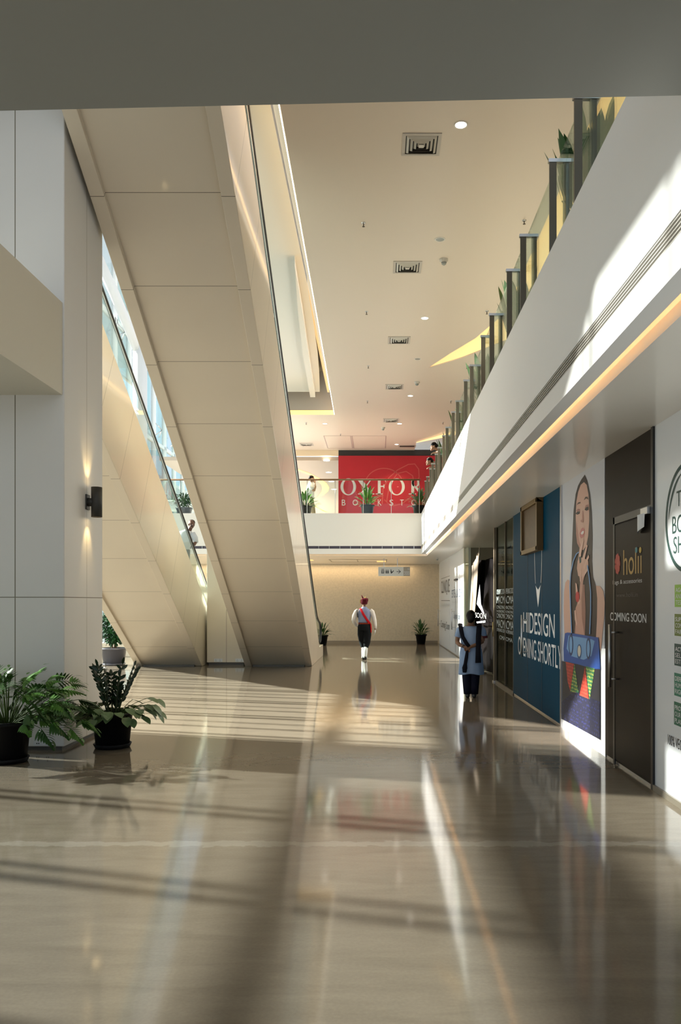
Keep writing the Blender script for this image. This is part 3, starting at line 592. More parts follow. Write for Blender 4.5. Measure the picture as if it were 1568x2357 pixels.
# blue front
t = hoarding('shop_hoarding', 14.3, 10.52, bluev, 'dark blue shop hoarding with white pendant emblem and door handle')
X2 = XS-.003
textpx('HIDESIGN', paper, t, X2, 1205, 1277, 1411, 1462); textpx('OPENING SHORTLY', paper, t, X2, 1193, 1293, 1476, 1524)
c = PX(1239, 1345, X2); cd, cz = c[1], c[2]
w_ = .36
art2 = lambda name, pts, lay=2: MB().add([(XS-.001*lay-.002, cd-u, z) for u, z in pts], [tuple(range(len(pts)))]).build(name, paper, t, flat=True)
ztip = EYE+(VY-1398)/F*cd; zsh = EYE+(VY-1350)/F*cd; ztop = EYE+(VY-1275)/F*cd
art2('pendant', [(0, ztip), (.07, ztip+.12), (.16, ztip+.30), (.20, zsh+.02), (.12, zsh-.01), (0, zsh-.05), (-.12, zsh-.01), (-.20, zsh+.02), (-.16, ztip+.30), (-.07, ztip+.12)])
cord = [(-.20, zsh+.05), (-.24, zsh+.20), (-.27, zsh+.42), (-.27, ztop+.1)]
for s in (1, -1):
    L_ = [(s*u-.010, z) for u, z in cord]; R_ = [(s*u+.010, z) for u, z in cord]
    MB().add([(X2-.001, cd-u, z) for u, z in L_+R_[::-1]], [tuple(range(8))]).build('pendant_cord', paper, t, flat=True)
for d in (F*XS/(1215-VX), F*XS/(1248-VX)): box(XS-.003, XS-.001, d-.01, d+.01, .05, 3.15).build('door_seam', inkb, t)
box(XS-.02, XS, 10.5, 10.56, 0, 3.2).build('edge_strip', metal_m, t)
pull(t, 12.9, .77, 1.45)
wb = thing('wooden_hatch', (XS-.05, 12.4, 2.6), 'brown wooden cabinet fixed high on the dark blue hoarding', 'cabinet')
wood = mat('brown_wood', (.085, .045, .017), .45, noise=.35, nscale=12)
d0, d1 = F*XS/(1212-VX), F*XS/(1251-VX)
m = MB(); X = XS
zb = 2.42
for q in ((d1, d0, zb, zb+.07), (d1, d0, 3.13, 3.2), (d1, d1+.09, zb, 3.2), (d0-.09, d0, zb, 3.2)): m.box(X-.10, X, q[0], q[1], q[2], q[3])
m.build('frame', mat('brass_wood', (.13, .075, .02), .4), wb, bevel=.005); box(X-.06, X, d1+.09, d0-.09, zb+.07, 3.13).build('panel', wood, wb)
# glass front with lettering, and the open dark doorway
sg = thing('shop_window', (XS, 15.4, 0), 'clear shop window with rows of pale cosmetics lettering before dark sheeting', 'shop window')
box(XS+.02, XS+.032, 14.35, 16.5, .05, 3.2).build('glass_pane', dark_glass, sg)
box(XS, XS+.05, 14.3, 16.5, 0, .05).build('base_channel', bronze_m, sg)
mm = MB()
for d in (14.3, 15.25, 16.44): mm.box(XS, XS+.04, d, d+.03, 0, 3.2)
mm.build('mullion', bronze_m, sg)
rows = [('OPENING SOON OPENING SOO', 1355, 1367), ('MACMACMA', 1372, 1389), ('CMACMACMACMAC', 1394, 1402), ('MACMACMACMACMACMAC', 1405, 1411), ('CMACMACMACM', 1413, 1424), ('MACMACMA', 1428, 1447), ('OPENING SOON OPENING', 1449, 1457)]
for q, ya, yb in rows: textpx(q, mat('frost_white', (.42, .46, .47), .5), sg, XS+.016, 1143.5, 1182, ya, yb)
textpx('CMACMA', mat('frost_white', (.42, .46, .47)), sg, XS+.016, 1150, 1180, 1466, 1475)
MB().loft([(XS-.06, 16.4, .95), (XS-.06, 16.4, 1.25)], .012, seg=8).build('handle', mat('brass', (.6, .45, .2), .3, metal=1), sg)
tarp_m = mat('black_tarp', (.008, .007, .008), .5, spec=.04, bump=.5, nscale=5)
def sheet(name, m, lab, cat, top, bot, nu=24, nv=16, amp=.03, freq=5):
    vs = []
    for j in range(nv+1):
        v = j/nv
        for i in range(nu+1):
            u = i/nu; a = Vector(top[0]).lerp(Vector(top[1]), u); b = Vector(bot[0]).lerp(Vector(bot[1]), u)
            p = a.lerp(b, v); f = amp*math.sin(u*freq*2*PI+v*1.5)*(.4+.6*v)+amp*.5*math.sin(u*17+v*6)
            vs.append((p.x+f, p.y, p.z-.05*math.sin(u*PI)*(1-v)))
    W_ = nu+1
    o = MB().add(vs, [(j*W_+i, j*W_+i+1, (j+1)*W_+i+1, (j+1)*W_+i) for j in range(nv) for i in range(nu)], True).build(name, m)
    return tag(o, lab, cat)
sheet('plastic_sheet', tarp_m, 'black plastic sheet hanging behind the lettered shop window', 'sheeting', ((2.57, 17.6, 2.72), (2.57, 15.2, 2.78)), ((2.57, 17.6, .03), (2.57, 14.4, .03)))
sheet('plastic_sheet', tarp_m, 'black plastic sheet draped in the open doorway behind the woman', 'sheeting', ((2.52, 20.3, 2.75), (2.64, 17.75, 2.70)), ((2.55, 21.3, .03), (2.64, 17.75, .03)))
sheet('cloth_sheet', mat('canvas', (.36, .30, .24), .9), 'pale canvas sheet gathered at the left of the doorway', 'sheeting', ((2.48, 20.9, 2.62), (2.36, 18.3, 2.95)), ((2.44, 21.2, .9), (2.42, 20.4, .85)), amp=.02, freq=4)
ps = thing('banner_sign', (2.4, 18.4, 1.4), 'black sheet sign with white torn corner reading SOON, in the doorway', 'sign')
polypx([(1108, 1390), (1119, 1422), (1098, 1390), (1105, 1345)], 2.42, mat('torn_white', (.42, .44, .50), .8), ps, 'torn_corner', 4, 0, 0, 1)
textpx('SOON', lgrey, ps, 2.41, 1094, 1119, 1411, 1423)
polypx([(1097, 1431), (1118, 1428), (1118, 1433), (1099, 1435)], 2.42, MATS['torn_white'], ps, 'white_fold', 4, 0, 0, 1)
dg_ = thing('glass_door', (XS, 22, 0), 'narrow clear glass panel between white hoarding and the doorway', 'door')
box(XS+.0, XS+.012, 21.4, 22.45, .02, 3.15).build('glass_pane', green_glass, dg_); box(XS-.01, XS+.03, 22.38, 22.5, 0, 3.2).build('frame', mat('pale_frame', (.7, .68, .58), .4), dg_)
pst = thing('door_post', (XS, 16.55, 0), 'dark steel post between the doorway and the lettered window', 'post')
box(XS-.02, XS+.06, 16.5, 16.62, 0, 3.2).build('shaft', bronze_m, pst); box(XS-.04, XS+.10, 16.48, 16.64, 0, .03).build('foot', metal_m, pst)
bx = thing('doorway_plinth', (2.3, 20, 0), 'low brown block on the floor at the doorway, behind the woman', 'block')
box(2.15, 2.42, 18.3, 18.6, .0, .46).build('block', mat('brown_block', (.16, .12, .08), .5), bx, bevel=.01)
# inside of that shop
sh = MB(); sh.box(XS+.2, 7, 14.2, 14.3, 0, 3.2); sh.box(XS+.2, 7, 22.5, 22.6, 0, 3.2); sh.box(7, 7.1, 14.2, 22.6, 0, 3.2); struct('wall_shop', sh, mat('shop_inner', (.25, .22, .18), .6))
# white cosmetics hoardings
t = hoarding('shop_hoarding', 26.8, 22.5, offw, 'white shop hoarding, nearer of the far pair, with sunlit lettering')
textpx('ESTĒE LAUDER', mat('ink_teal', (.10, .16, .25)), t, X2, 1040, 1064, 1350, 1375); textpx('Opening Soon', mat('ink_teal', (.10, .16, .25)), t, X2, 1044, 1061, 1410, 1430)
textpx('Beauty Skincare', lgrey, t, X2, 1041, 1064, 1382, 1390)
m = MB(); m.box(X2-.002, X2, 24.9, 24.94, .1, 2.35); m.build('door_seam', inkb, t); box(X2-.05, X2, 24.1, 24.9, 2.33, 2.38).build('door_closer', inkb, t); pull(t, 25.05, .80, 1.45)
t = hoarding('shop_hoarding', 31.2, 26.83, offw, 'white shop hoarding at the far end beside the beige wall')
textpx('CLINIQUE', inkb, t, X2, 1016, 1035, 1335, 1370); textpx('Skin Care. Make up. Fragrance', lgrey, t, X2, 1016, 1035, 1388, 1398); textpx('Coming Soon', inkb, t, X2, 1015, 1035, 1430, 1452)
polypx([(1016, 1332), (1036, 1325), (1036, 1326), (1016, 1333)], XS, inkb, t, 'rule', 2, 0, 0, 1); polypx([(1016, 1382), (1036, 1382), (1036, 1383.2), (1016, 1383)], XS, inkb, t, 'rule', 2, 0, 0, 1)
pull(t, 30.7, .75, 1.4)
# ------------------------------------------------------------------ red banner above the bridge
t = thing('banner', (1.5, DW, 4.6), 'large red bookstore banner with white serif lettering above the bridge', 'banner')
red = mat('banner_red', (.42, .006, .018), .45, noise=.06, nscale=2)
DR = DW+.05
box(-1.58, 3.4, DR, DR+.04, 4.5, EYE+(VY-1049)/F*DR).build('cloth', red, t)
def serif_text(s, x0, x1, y0, y1):
    a = PD(x0, y1, DR-.004); b = PD(x1, y0, DR-.004); return a, b
wt = mat('banner_white', (.62, .60, .60), .5)
def bar(x0, x1, y0, y1, name='lettering'):
    a = PD(x0, y1, DR-.004); b = PD(x1, y0, DR-.004); return (a[0], b[0], a[2], b[2])
def quad(mb, pts): mb.add([(*PD(x, y, DR-.004),) for x, y in pts], [tuple(range(len(pts)))])
def ringletter(mb, x0, x1, y0, y1, thx, thy):
    cx, cy, rx, ry = (x0+x1)/2, (y0+y1)/2, (x1-x0)/2, (y1-y0)/2; n = 36; vs = []
    for k in range(n):
        a = 2*PI*k/n
        vs.append(PD(cx+rx*math.cos(a), cy+ry*math.sin(a), DR-.004)); vs.append(PD(cx+(rx-thx)*math.cos(a), cy+(ry-thy)*math.sin(a), DR-.004))
    mb.add(vs, [(2*k, 2*k+1, (2*k+3) % (2*n), (2*k+2) % (2*n)) for k in range(n)])
m = MB(); ringletter(m, 784, 820, 1101, 1140, 6.5, 2); m.build('letter_o', wt, t, flat=True)
m = MB(); quad(m, [(822, 1103), (833, 1103), (858, 1137), (847, 1137)]); quad(m, [(853, 1103), (856, 1103), (832, 1137), (829, 1137)])
for q in ((820, 836), (848, 860)): quad(m, [(q[0], 1102), (q[1], 1102), (q[1], 1104), (q[0], 1104)])
for q in ((824, 837), (844, 862)): quad(m, [(q[0], 1136), (q[1], 1136), (q[1], 1138), (q[0], 1138)])
m.build('letter_x', wt, t, flat=True)
m = MB(); quad(m, [(870, 1103), (876.5, 1103), (876.5, 1138), (870, 1138)]); quad(m, [(865, 1102), (887, 1102), (887, 1105), (865, 1105)]); quad(m, [(876, 1118), (884, 1118), (884, 1121), (876, 1121)]); quad(m, [(865, 1136), (881, 1136), (881, 1138), (865, 1138)]); quad(m, [(885, 1102), (888, 1102), (888, 1111)]); quad(m, [(883, 1115), (885, 1115), (885, 1124), (883, 1124)]); m.build('letter_f', wt, t, flat=True)
m = MB(); ringletter(m, 895, 932, 1101, 1140, 6.5, 2); m.build('letter_o', wt, t, flat=True)
m = MB(); quad(m, [(947, 1103), (953.5, 1103), (953.5, 1138), (947, 1138)]); ringletter(m, 948, 966, 1102, 1121, 5, 2); quad(m, [(953, 1120), (960, 1120), (975, 1138), (967, 1138)]); quad(m, [(941, 1136), (958, 1136), (958, 1138), (941, 1138)]); quad(m, [(941, 1102), (953, 1102), (953, 1104), (941, 1104)]); m.build('letter_r', wt, t, flat=True)
m = MB(); ringletter(m, 978, 1010, 1101, 1140, 6, 2); m.build('letter_d', wt, t, flat=True)
for ch, x0 in zip('BOOKSTORE', (787, 812, 841, 870, 897, 921, 947, 972, 996)):
    a = PD(x0, 1163.5, DR-.004); text(ch, wt, t, 'B', (a[0], a[1], a[2]), 8.5/F*DR*(1.4 if ch == 'O' else 1), 13.5/F*DR)
sw = mat('banner_swirl', (.50, .08, .07), .5)
def swirl(pts, w=1.1):
    n = len(pts); L_, R_ = [], []
    for i, p in enumerate(pts):
        a = pts[max(0, i-1)]; b = pts[min(n-1, i+1)]; dx, dy = b[0]-a[0], b[1]-a[1]; q = math.hypot(dx, dy)+1e-6
        L_.append(PD(p[0]-dy/q*w, p[1]+dx/q*w, DR-.002)); R_.append(PD(p[0]+dy/q*w, p[1]-dx/q*w, DR-.002))
    MB().add(L_+R_, [(i, i+1, n+i+1, n+i) for i in range(n-1)]).build('swirl', sw, t, flat=True)
swirl([(884+44*math.cos(PI+PI*k/20)+.0, 1118-40*math.sin(PI*k/20)) for k in range(21)])
swirl([(880, 1160), (882, 1125), (895, 1100), (915, 1082), (940, 1069), (955, 1068), (964, 1080), (965, 1098), (958, 1115)])
swirl([(890, 1155), (897, 1115), (915, 1090), (935, 1085), (950, 1095), (955, 1120), (945, 1145), (925, 1160), (900, 1165), (885, 1150)])
# ribbon cove in the deep upper ceiling
led = thing('cove_light', (-4, 45, 7.44), 'warm crescent shaped ceiling light beyond the walking man', 'light')
def crescent(outer, inner):
    vs = []
    for (x, y) in outer+inner[::-1]:
        D = (7.44-EYE)*F/(VY-y); vs.append(((x-VX)/F*D, D, 7.44))
    MB().add(vs, [tuple(range(len(vs)))]).build('panel', mat('warm_ribbon', (.9, .65, .3), emit=(1, .48, .08), es=1.3), led, flat=True)
crescent([(684, 1079), (715, 1090), (737, 1102), (752, 1112), (758, 1122), (756, 1130), (745, 1140), (729, 1146)], [(684, 1083), (712, 1094), (730, 1106), (740, 1116), (742, 1124), (740, 1132), (734, 1140), (728, 1147)])
crescent([(736, 1158), (723, 1166), (740, 1174), (755, 1180)], [(735, 1160), (733, 1168), (745, 1176), (752, 1180)])

# ------------------------------------------------------------------ hanging sign
t = thing('hanging_sign', (.4, 27.6, 2.5), 'white hanging sign with lift, toilet and stair symbols and an arrow', 'sign')
DS = 28.0
def sgn(x0, x1, y0, y1, name, m, dd=0, th=.03):
    a = PD(x0, y1, DS); b = PD(x1, y0, DS); return box(a[0], b[0], DS-dd-th, DS-dd, a[2], b[2]).build(name, m, t)
sgn(871, 929, 1305, 1326, 'board', mat('sign_white', (.75, .73, .68), .4)); sgn(929, 944, 1305, 1326, 'end_tile', mat('sign_tan', (.42, .37, .3), .4))
for x in (884, 915): a = PD(x, 1305, DS); box(a[0]-.012, a[0]+.012, DS-.025, DS-.01, a[2], 3.2).build('hanger', metal_m, t)
def shp(pts, name='symbol', m=inkb): MB().add([Vector(PD(x, y, DS))+Vector((0, -.033, 0)) for x, y in pts], [tuple(range(len(pts)))]).build(name, m, t, flat=True)
def sym(rects, name):
    mb = MB()
    for (x0, x1, y0, y1) in rects:
        a = PD(x0, y1, DS); b = PD(x1, y0, DS); mb.add([(a[0], DS-.033, a[2]), (b[0], DS-.033, a[2]), (b[0], DS-.033, b[2]), (a[0], DS-.033, b[2])], [(0, 1, 2, 3)])
    mb.build(name, inkb, t, flat=True)
sym([(878, 884.5, 1313, 1314), (878, 884.5, 1319, 1320), (878, 879, 1313, 1320), (883.5, 884.5, 1313, 1320), (879.6, 880.6, 1314.5, 1319), (881.9, 882.9, 1314.5, 1319), (879, 880.5, 1309.5, 1312), (882, 883.5, 1309.5, 1312)], 'lift_symbol')
sym([(888, 890.6, 1314, 1320), (888.6, 890, 1311.6, 1313.4), (892.2, 894.8, 1314, 1320), (892.8, 894.2, 1311.6, 1313.4), (891.2, 891.6, 1311, 1320.5)], 'toilet_symbol')
shp([(899, 1313), (901.5, 1313), (902, 1317), (906, 1313), (907, 1314), (902, 1320), (900, 1320)], 'escalator_symbol'); sym([(899.3, 901, 1310.4, 1312.2)], 'head_symbol')
sym([(913, 921, 1315.2, 1316.4)], 'arrow_shaft'); shp([(917.5, 1311), (922.8, 1315.8), (917.5, 1320.6), (916.8, 1319.8), (921, 1315.8), (916.8, 1311.8)], 'arrow_head')
a = PD(938.6, 1311.5, DS); text('G', paper, t, 'B', (a[0], DS-.033, a[2]), .055, .06)
hexm = MB()
for j in range(3):
    for i in range(6):
        a = PD(931.2+i*2.2+(j % 2)*1.1, 1316.5+j*3, DS); hexm.add([(a[0]+.013*math.cos(q*PI/3), DS-.033, a[2]+.013*math.sin(q*PI/3)) for q in range(6)], [tuple(range(6))])
hexm.build('hexagons', paper, t, flat=True)

# ------------------------------------------------------------------ wall lamp and sockets
t = thing('wall_lamp', (-3.5, 9.6, 2.85), 'dark cylindrical up and down wall lamp on the side of the pale column', 'lamp')
cyl = mat('lamp_metal', (.035, .033, .03), .55)
cx, cy = -3.385, 9.6
MB().lathe((cx, cy, 2.68), [(.052, .012), (.058, 0), (.064, 0), (.064, .36), (.058, .36), (.052, .345)]).build('body', cyl, t)
MB().loft([(-3.5, cy, 2.86), (cx, cy, 2.86)], [(.055, .055), (.04, .04)], seg=12).build('arm', cyl, t); box(-3.5, -3.485, cy-.06, cy+.06, 2.77, 2.95).build('wall_plate', cyl, t)
MB().lathe((cx, cy, 2.692), [(.052, 0), (.0005, 0)]).build('lens', mat('sconce_on', (1, .8, .5), emit=(1, .72, .35), es=12), t)
MB().lathe((cx, cy, 3.025), [(.052, 0), (.0005, 0)]).build('lens', MATS['sconce_on'], t)
for (z, rx) in ((2.66, 0), (3.06, PI)):
    l = bpy.data.lights.new('beam', 'SPOT'); l.energy = 9; l.color = (1, .70, .30); l.spot_size = math.radians(60); l.spot_blend = .7; l.shadow_soft_size = .03
    o = bpy.data.objects.new('beam', l); o.location = Vector((cx+.03, cy, z))-root_pos(t); o.rotation_euler = Vector((-.5, 0, 1 if rx else -1)).to_track_quat('-Z', 'Y').to_euler(); link(o, t)
def socket(x0, x1, y0, y1, D, lab):
    a = PD(x0, y1, D); b = PD(x1, y0, D); t = thing('wall_socket', ((a[0]+b[0])/2, D, a[2]), lab, 'socket')
    box(a[0], b[0], D-.008, D, a[2], b[2]).build('plate', mat('socket_white', (.72, .74, .76), .3), t, bevel=.002)
    w, h = b[0]-a[0], b[2]-a[2]
    for u in (.22, .72):
        m = MB()
        for (du, dv) in ((0, .28), (-.05, -.18), (.05, -.18)): m.box(a[0]+w*(u+du)-.006, a[0]+w*(u+du)+.006, D-.0095, D-.008, a[2]+h*(.5+dv)-.006, a[2]+h*(.5+dv)+.006)
        m.build('outlet_holes', inkb, t)
    box(a[0]+w*.42, a[0]+w*.50, D-.012, D-.008, a[2]+h*.3, a[2]+h*.6).build('switch', MATS['socket_white'], t)
socket(78, 123, 1699, 1716.5, 8.9, 'white double wall socket low on the pale column behind the fern-like plant')
socket(493, 512, 1516, 1523.5, 21.0, 'white double wall socket low on the pier between escalators, left one')
socket(542, 562, 1516, 1523.5, 21.0, 'white double wall socket low on the pier between escalators, right one')

# ------------------------------------------------------------------ plants
leafg = mat('leaf_green', (.035, .10, .018), .45, noise=.45, nscale=9); leafd = mat('leaf_dark', (.012, .032, .012), .25, noise=.3, nscale=14)
leafp = mat('leaf_pale', (.13, .21, .085), .45, noise=.35, nscale=20); leafb = mat('leaf_bright', (.075, .20, .025), .45, noise=.4, nscale=9)
stem_m = mat('stem_green', (.05, .085, .02), .6, spec=.2); trunk_m = mat('trunk', (.14, .09, .05), .7)
def leaf(mb, base, d, L, w, bend=.4, seg=5, up=Vector((0, 0, 1)), fold=.15, shape=None):
    d = Vector(d).normalized(); side = d.cross(up)
    side = side.normalized() if side.length > 1e-4 else Vector((1, 0, 0)); nrm = side.cross(d)
    p = Vector(base); vs = []
    for i in range(seg+1):
        u = i/seg; wd = w*(shape(u) if shape else math.sin(PI*min(1, u*.95+.04))**.8)/2
        if i == seg: wd = .0005
        vs += [p-side*wd+nrm*wd*fold, p.copy(), p+side*wd+nrm*wd*fold]
        d2 = (d-nrm*0+Vector((0, 0, -1))*bend*u).normalized(); p = p+d2*(L/seg)
    mb.add(vs, [(3*i+j, 3*i+j+1, 3*i+j+4, 3*i+j+3) for i in range(seg) for j in range(2)], True)
    return p
def pot(parent, c, r, h, m, saucer=True):
    x, y, z = c; s0 = .045 if saucer else 0
    MB().lathe((x, y, z+s0*.4), [(.001, 0), (r*.78, 0), (r*.93, h*.86), (r*.95, h*.86), (r*1.06, h*.88), (r*1.08, h*.93), (r*1.02, h-s0*.4), (r*.93, h-s0*.4), (r*.90, h*.85), (r*.80, h*.8)]).build('pot', m, parent)
    MB().lathe((x, y, z), [(.001, h*.86), (r*.90, h*.86)]).build('soil', soil_m, parent)
    if saucer: MB().lathe((x, y, z), [(.001, 0), (r*.80, 0), (r*.90, .05), (r*.86, .055), (r*.78, .012), (.001, .012)]).build('saucer', m, parent)
def arc(base, az, L, el0, droop, n=8):
    p = Vector(base); pts = [p.copy()]; el = el0
    for i in range(n):
        p = p+Vector((math.cos(az)*math.cos(el), math.sin(az)*math.cos(el), math.sin(el)))*(L/n); el -= droop/n; pts.append(p.copy())
    return pts
def selloum():
    c = (-3.83, 8.25, 0); t = thing('potted_plant', c, 'large cut-leaf philodendron in a black pot at the left edge', 'potted plant')
    pot(t, c, .235, .43, pot_black)
    st, lf, lf2 = MB(), MB(), MB()
    rnd = random.Random(4)
    for k in range(96):
        az = rnd.uniform(0, 2*PI) if k % 3 else rnd.uniform(-1.0, .9)
        el = rnd.uniform(.7, 1.5); L = rnd.uniform(.38, .72)
        if abs(az) < 1.0 or az > 2*PI-1: el = rnd.uniform(.3, 1.25)
        if math.sin(az) > .55: L *= .72
        pts = arc((c[0]+.06*math.cos(az), c[1]+.06*math.sin(az), .38), az, L, el, rnd.uniform(.2, .8))
        st.loft(pts, [.006-.003*i/8 for i in range(9)], seg=5)
        tip = pts[-1]; td = (pts[-1]-pts[-2]).normalized(); side = td.cross(Vector((0, 0, 1))).normalized(); LL = rnd.uniform(.17, .25)
        mb = lf if rnd.random() < .5 else lf2; side = (Matrix.Rotation(rnd.uniform(-1.1, 1.1), 3, td) @ side); td = (td+Vector((0, 0, -.35))).normalized()
        rl_ = rnd.uniform(-.25, .5)
        for i in range(9):
            q = i/8; pos = tip+td*LL*q*.85+Vector((0, 0, -1))*LL*q*q*.28
            ln = LL*(.62*(1-q*.72))
            for s in (-1, 1):
                dd = td*(.45+.8*q)+side*s*(1.1-.7*q)+Vector((0, 0, -.25+rl_*s*.3)); leaf(mb, pos, dd, ln, .034, .25, 4, fold=.2)
        leaf(mb, tip+td*LL*.8, td+Vector((0, 0, -.4)), LL*.35, .03, .3, 4); leaf(mb, tip, td+Vector((0, 0, -.3)), LL*.95, .028, .35, 5)
    st.build('stems', stem_m, t); lf.build('foliage', leafb, t, flat=True); lf2.build('foliage', leafg, t, flat=True)
selloum()
def zz():
    c = (-3.02, 9.08, 0); t = thing('potted_plant', c, 'black pot with dark upright stems and pale trailing leaves beside the column', 'potted plant')
    pot(t, c, .235, .40, pot_black)
    st, lf, sp, pl = MB(), MB(), MB(), MB(); rnd = random.Random(2)
    for k in range(13):
        az = rnd.uniform(0, 2*PI); el = rnd.uniform(1.2, 1.55); L = rnd.uniform(.30, .66)
        pts = arc((c[0]+.05*math.cos(az), c[1]+.05*math.sin(az), .36), az, L, el, rnd.uniform(0, .35), 10)
        st.loft(pts, [.011-.008*i/10 for i in range(11)], seg=6)
        for i in range(3, 11, 1 if k % 2 else 2):
            p = pts[i]; td = (pts[i]-pts[i-1]).normalized(); side = Vector((math.cos(az+PI/2), math.sin(az+PI/2), 0))
            for s in (-1, 1): leaf(lf, p, td*.75+side*s, rnd.uniform(.085, .11), .040, .1, 4, up=Vector((math.cos(az), math.sin(az), .3)))
        leaf(lf, pts[-1], td, .09, .04, .1, 4)
    hs = lambda u: max(0, 1.0*math.sin(PI*min(1, .22+u*.78))**.9)
    for k in range(84):
        az = rnd.uniform(0, 2*PI); rr = rnd.uniform(.05, .2); el = rnd.uniform(.1, .9); L = rnd.uniform(.10, .24)
        if k < 12: az = rnd.uniform(-.5, .3); L = rnd.uniform(.22, .42); el = rnd.uniform(.35, .7)
        if k > 50: az = PI+rnd.uniform(-.6, .5); L = rnd.uniform(.16, .24)
        if math.cos(az) < -.3: L = min(L, .2)
        pts = arc((c[0]+rr*math.cos(az), c[1]+rr*math.sin(az), .37), az, L, el, rnd.uniform(.3, 1.1), 5)
        sp.loft(pts, .0035, seg=5)
        dd = Vector((math.cos(az), math.sin(az), rnd.uniform(-.9, -.1)))+Vector((rnd.uniform(-.4, .4), rnd.uniform(-.6, .2), 0))
        leaf(pl, pts[-1], dd, rnd.uniform(.12, .17), rnd.uniform(.10, .135), .5, 6, shape=hs, fold=.12)
    st.build('upright_stems', mat('stem_dark', (.03, .05, .015), .5), t); lf.build('dark_leaflets', leafd, t, flat=True); sp.build('trailing_stems', stem_m, t); pl.build('pale_leaves', leafp, t, flat=True)
zz()
def ficus(c, h, r, lab, name='potted_tree'):
    t = thing(name, c, lab, 'potted tree'); pot(t, c, .34, .46, pot_grey)
    rnd = random.Random(5); tr_ = MB(); lf = MB()
    for k in range(3): tr_.loft([(c[0]+rnd.uniform(-.06, .06), c[1], .38), (c[0]+rnd.uniform(-.1, .1), c[1], .38+h*.4), (c[0]+rnd.uniform(-.15, .15), c[1], .38+h*.8)], [.02, .016, .008], seg=6)
    for k in range(1900):
        v = Vector((rnd.gauss(0, 1), rnd.gauss(0, 1), rnd.gauss(0, 1))).normalized()*rnd.uniform(.4, 1)**.5
        z = .52+h*.5+v.z*h*.48; w = r*(1-.35*(v.z+1)/2)
        leaf(lf, (c[0]+v.x*w, c[1]+v.y*w, z), (v.x, v.y, rnd.uniform(-.9, .3)), rnd.uniform(.08, .12), .055, .3, 3)
    tr_.build('trunk', trunk_m, t); lf.build('foliage', mat('leaf_ficus', (.02, .07, .025), .3, noise=.6, nscale=7), t, flat=True)
ficus((-6.95, 21.0, 0), 1.15, .42, 'bushy ficus in a grey pot seen under the left escalator')
def rosette(c, r, h, ph, n, L, lab, seed, m=leafg, potm=pot_black, wid=.085, grp=None, spread=.9, name='potted_plant'):
    t = thing(name, c, lab, 'potted plant', grp)
    x, y, z = c
    MB().lathe(c, [(.001, 0), (r*.72, 0), (r*.95, ph*.88), (r*1.08, ph*.9), (r*1.08, ph), (r*.95, ph), (r*.9, ph*.85), (.001, ph*.85)]).build('pot', potm, t)
    rnd = random.Random(seed); lf = MB(); st = MB()
    for k in range(n):
        az = rnd.uniform(0, 2*PI); el = rnd.uniform(.25, 1.45) if spread > .5 else rnd.uniform(.95, 1.5); l0 = rnd.uniform(.35, .75)*h*.8
        pts = arc((x+.03*math.cos(az), y+.03*math.sin(az), z+ph*.85), az, l0*(.45+.55*math.sin(el)), min(1.5, el+.2), .3, 4); st.loft(pts, .006, seg=5)
        leaf(lf, pts[-1], (math.cos(az)*spread*math.cos(el), math.sin(az)*spread*math.cos(el), math.sin(el)*.9), L*rnd.uniform(.7, 1.1), wid*rnd.uniform(.8, 1.15), .8 if spread > .5 else .35, 6)
    st.build('stems', stem_m, t); lf.build('foliage', m, t, flat=True); return t
rosette((1.72, 31.4, 0), .22, .62, .40, 40, .32, 'potted broad-leaf plant by the beige wall beside the white hoarding', 11)
rosette((-2.12, 30.6, 0), .22, .60, .40, 38, .32, 'potted broad-leaf plant by the beige wall beside the escalator foot', 12)
rosette((-.34, 27.0, 4.5), .23, .75, .45, 46, .38, 'potted broad-leaf plant in the middle of the bridge', 13, m=leafb)
rosette((1.42, 26.95, 4.5), .23, .70, .42, 42, .36, 'potted broad-leaf plant at the right end of the bridge', 14)
rosette((-2.45, 27.0, 4.5), .23, .66, .42, 42, .36, 'potted broad-leaf plant on the bridge before the walking man', 15, m=leafb)
for k, d in enumerate((7.15, 10.5, 13.8, 17.1, 20.4, 23.6)):
    rosette((1.92, d, 4.5), .17, 1.25, .42, 40, .50, ['nearest plant behind the gallery glass, its long leaves clearest', 'second plant behind the gallery glass from the camera', 'third plant behind the gallery glass from the camera', 'fourth plant behind the gallery glass', 'fifth plant behind the gallery glass', 'farthest plant behind the gallery glass near the bridge'][k], 30+k, m=leafg, wid=.12, spread=.4, grp='plants behind the gallery glass')

# ------------------------------------------------------------------ people
def remeshed(mb, name, m, parent, vox=.008, smooth=4):
    me = bpy.data.meshes.new(name); off = root_pos(parent); me.from_pydata([tuple(Vector(v)) for v in mb.v], [], mb.f)
    bm = bmesh.new(); bm.from_mesh(me); bmesh.ops.recalc_face_normals(bm, faces=bm.faces); bm.to_mesh(me); bm.free()
    o = bpy.data.objects.new('tmp', me); C.objects.link(o)
    r = o.modifiers.new('r', 'REMESH'); r.mode = 'VOXEL'; r.voxel_size = vox
    s = o.modifiers.new('s', 'SMOOTH'); s.iterations = smooth; s.factor = .5
    dg = bpy.context.evaluated_depsgraph_get(); me2 = bpy.data.meshes.new_from_object(o.evaluated_get(dg)); bpy.data.objects.remove(o)
    me2.materials.clear(); me2.materials.append(m)
    for p in me2.polygons: p.use_smooth = True
    o2 = bpy.data.objects.new(name, me2); link(o2, parent); return o2
skin_dk = mat('skin', (.20, .095, .05), .55); hair_m = mat('black_hair', (.008, .006, .006), .45, spec=.12)
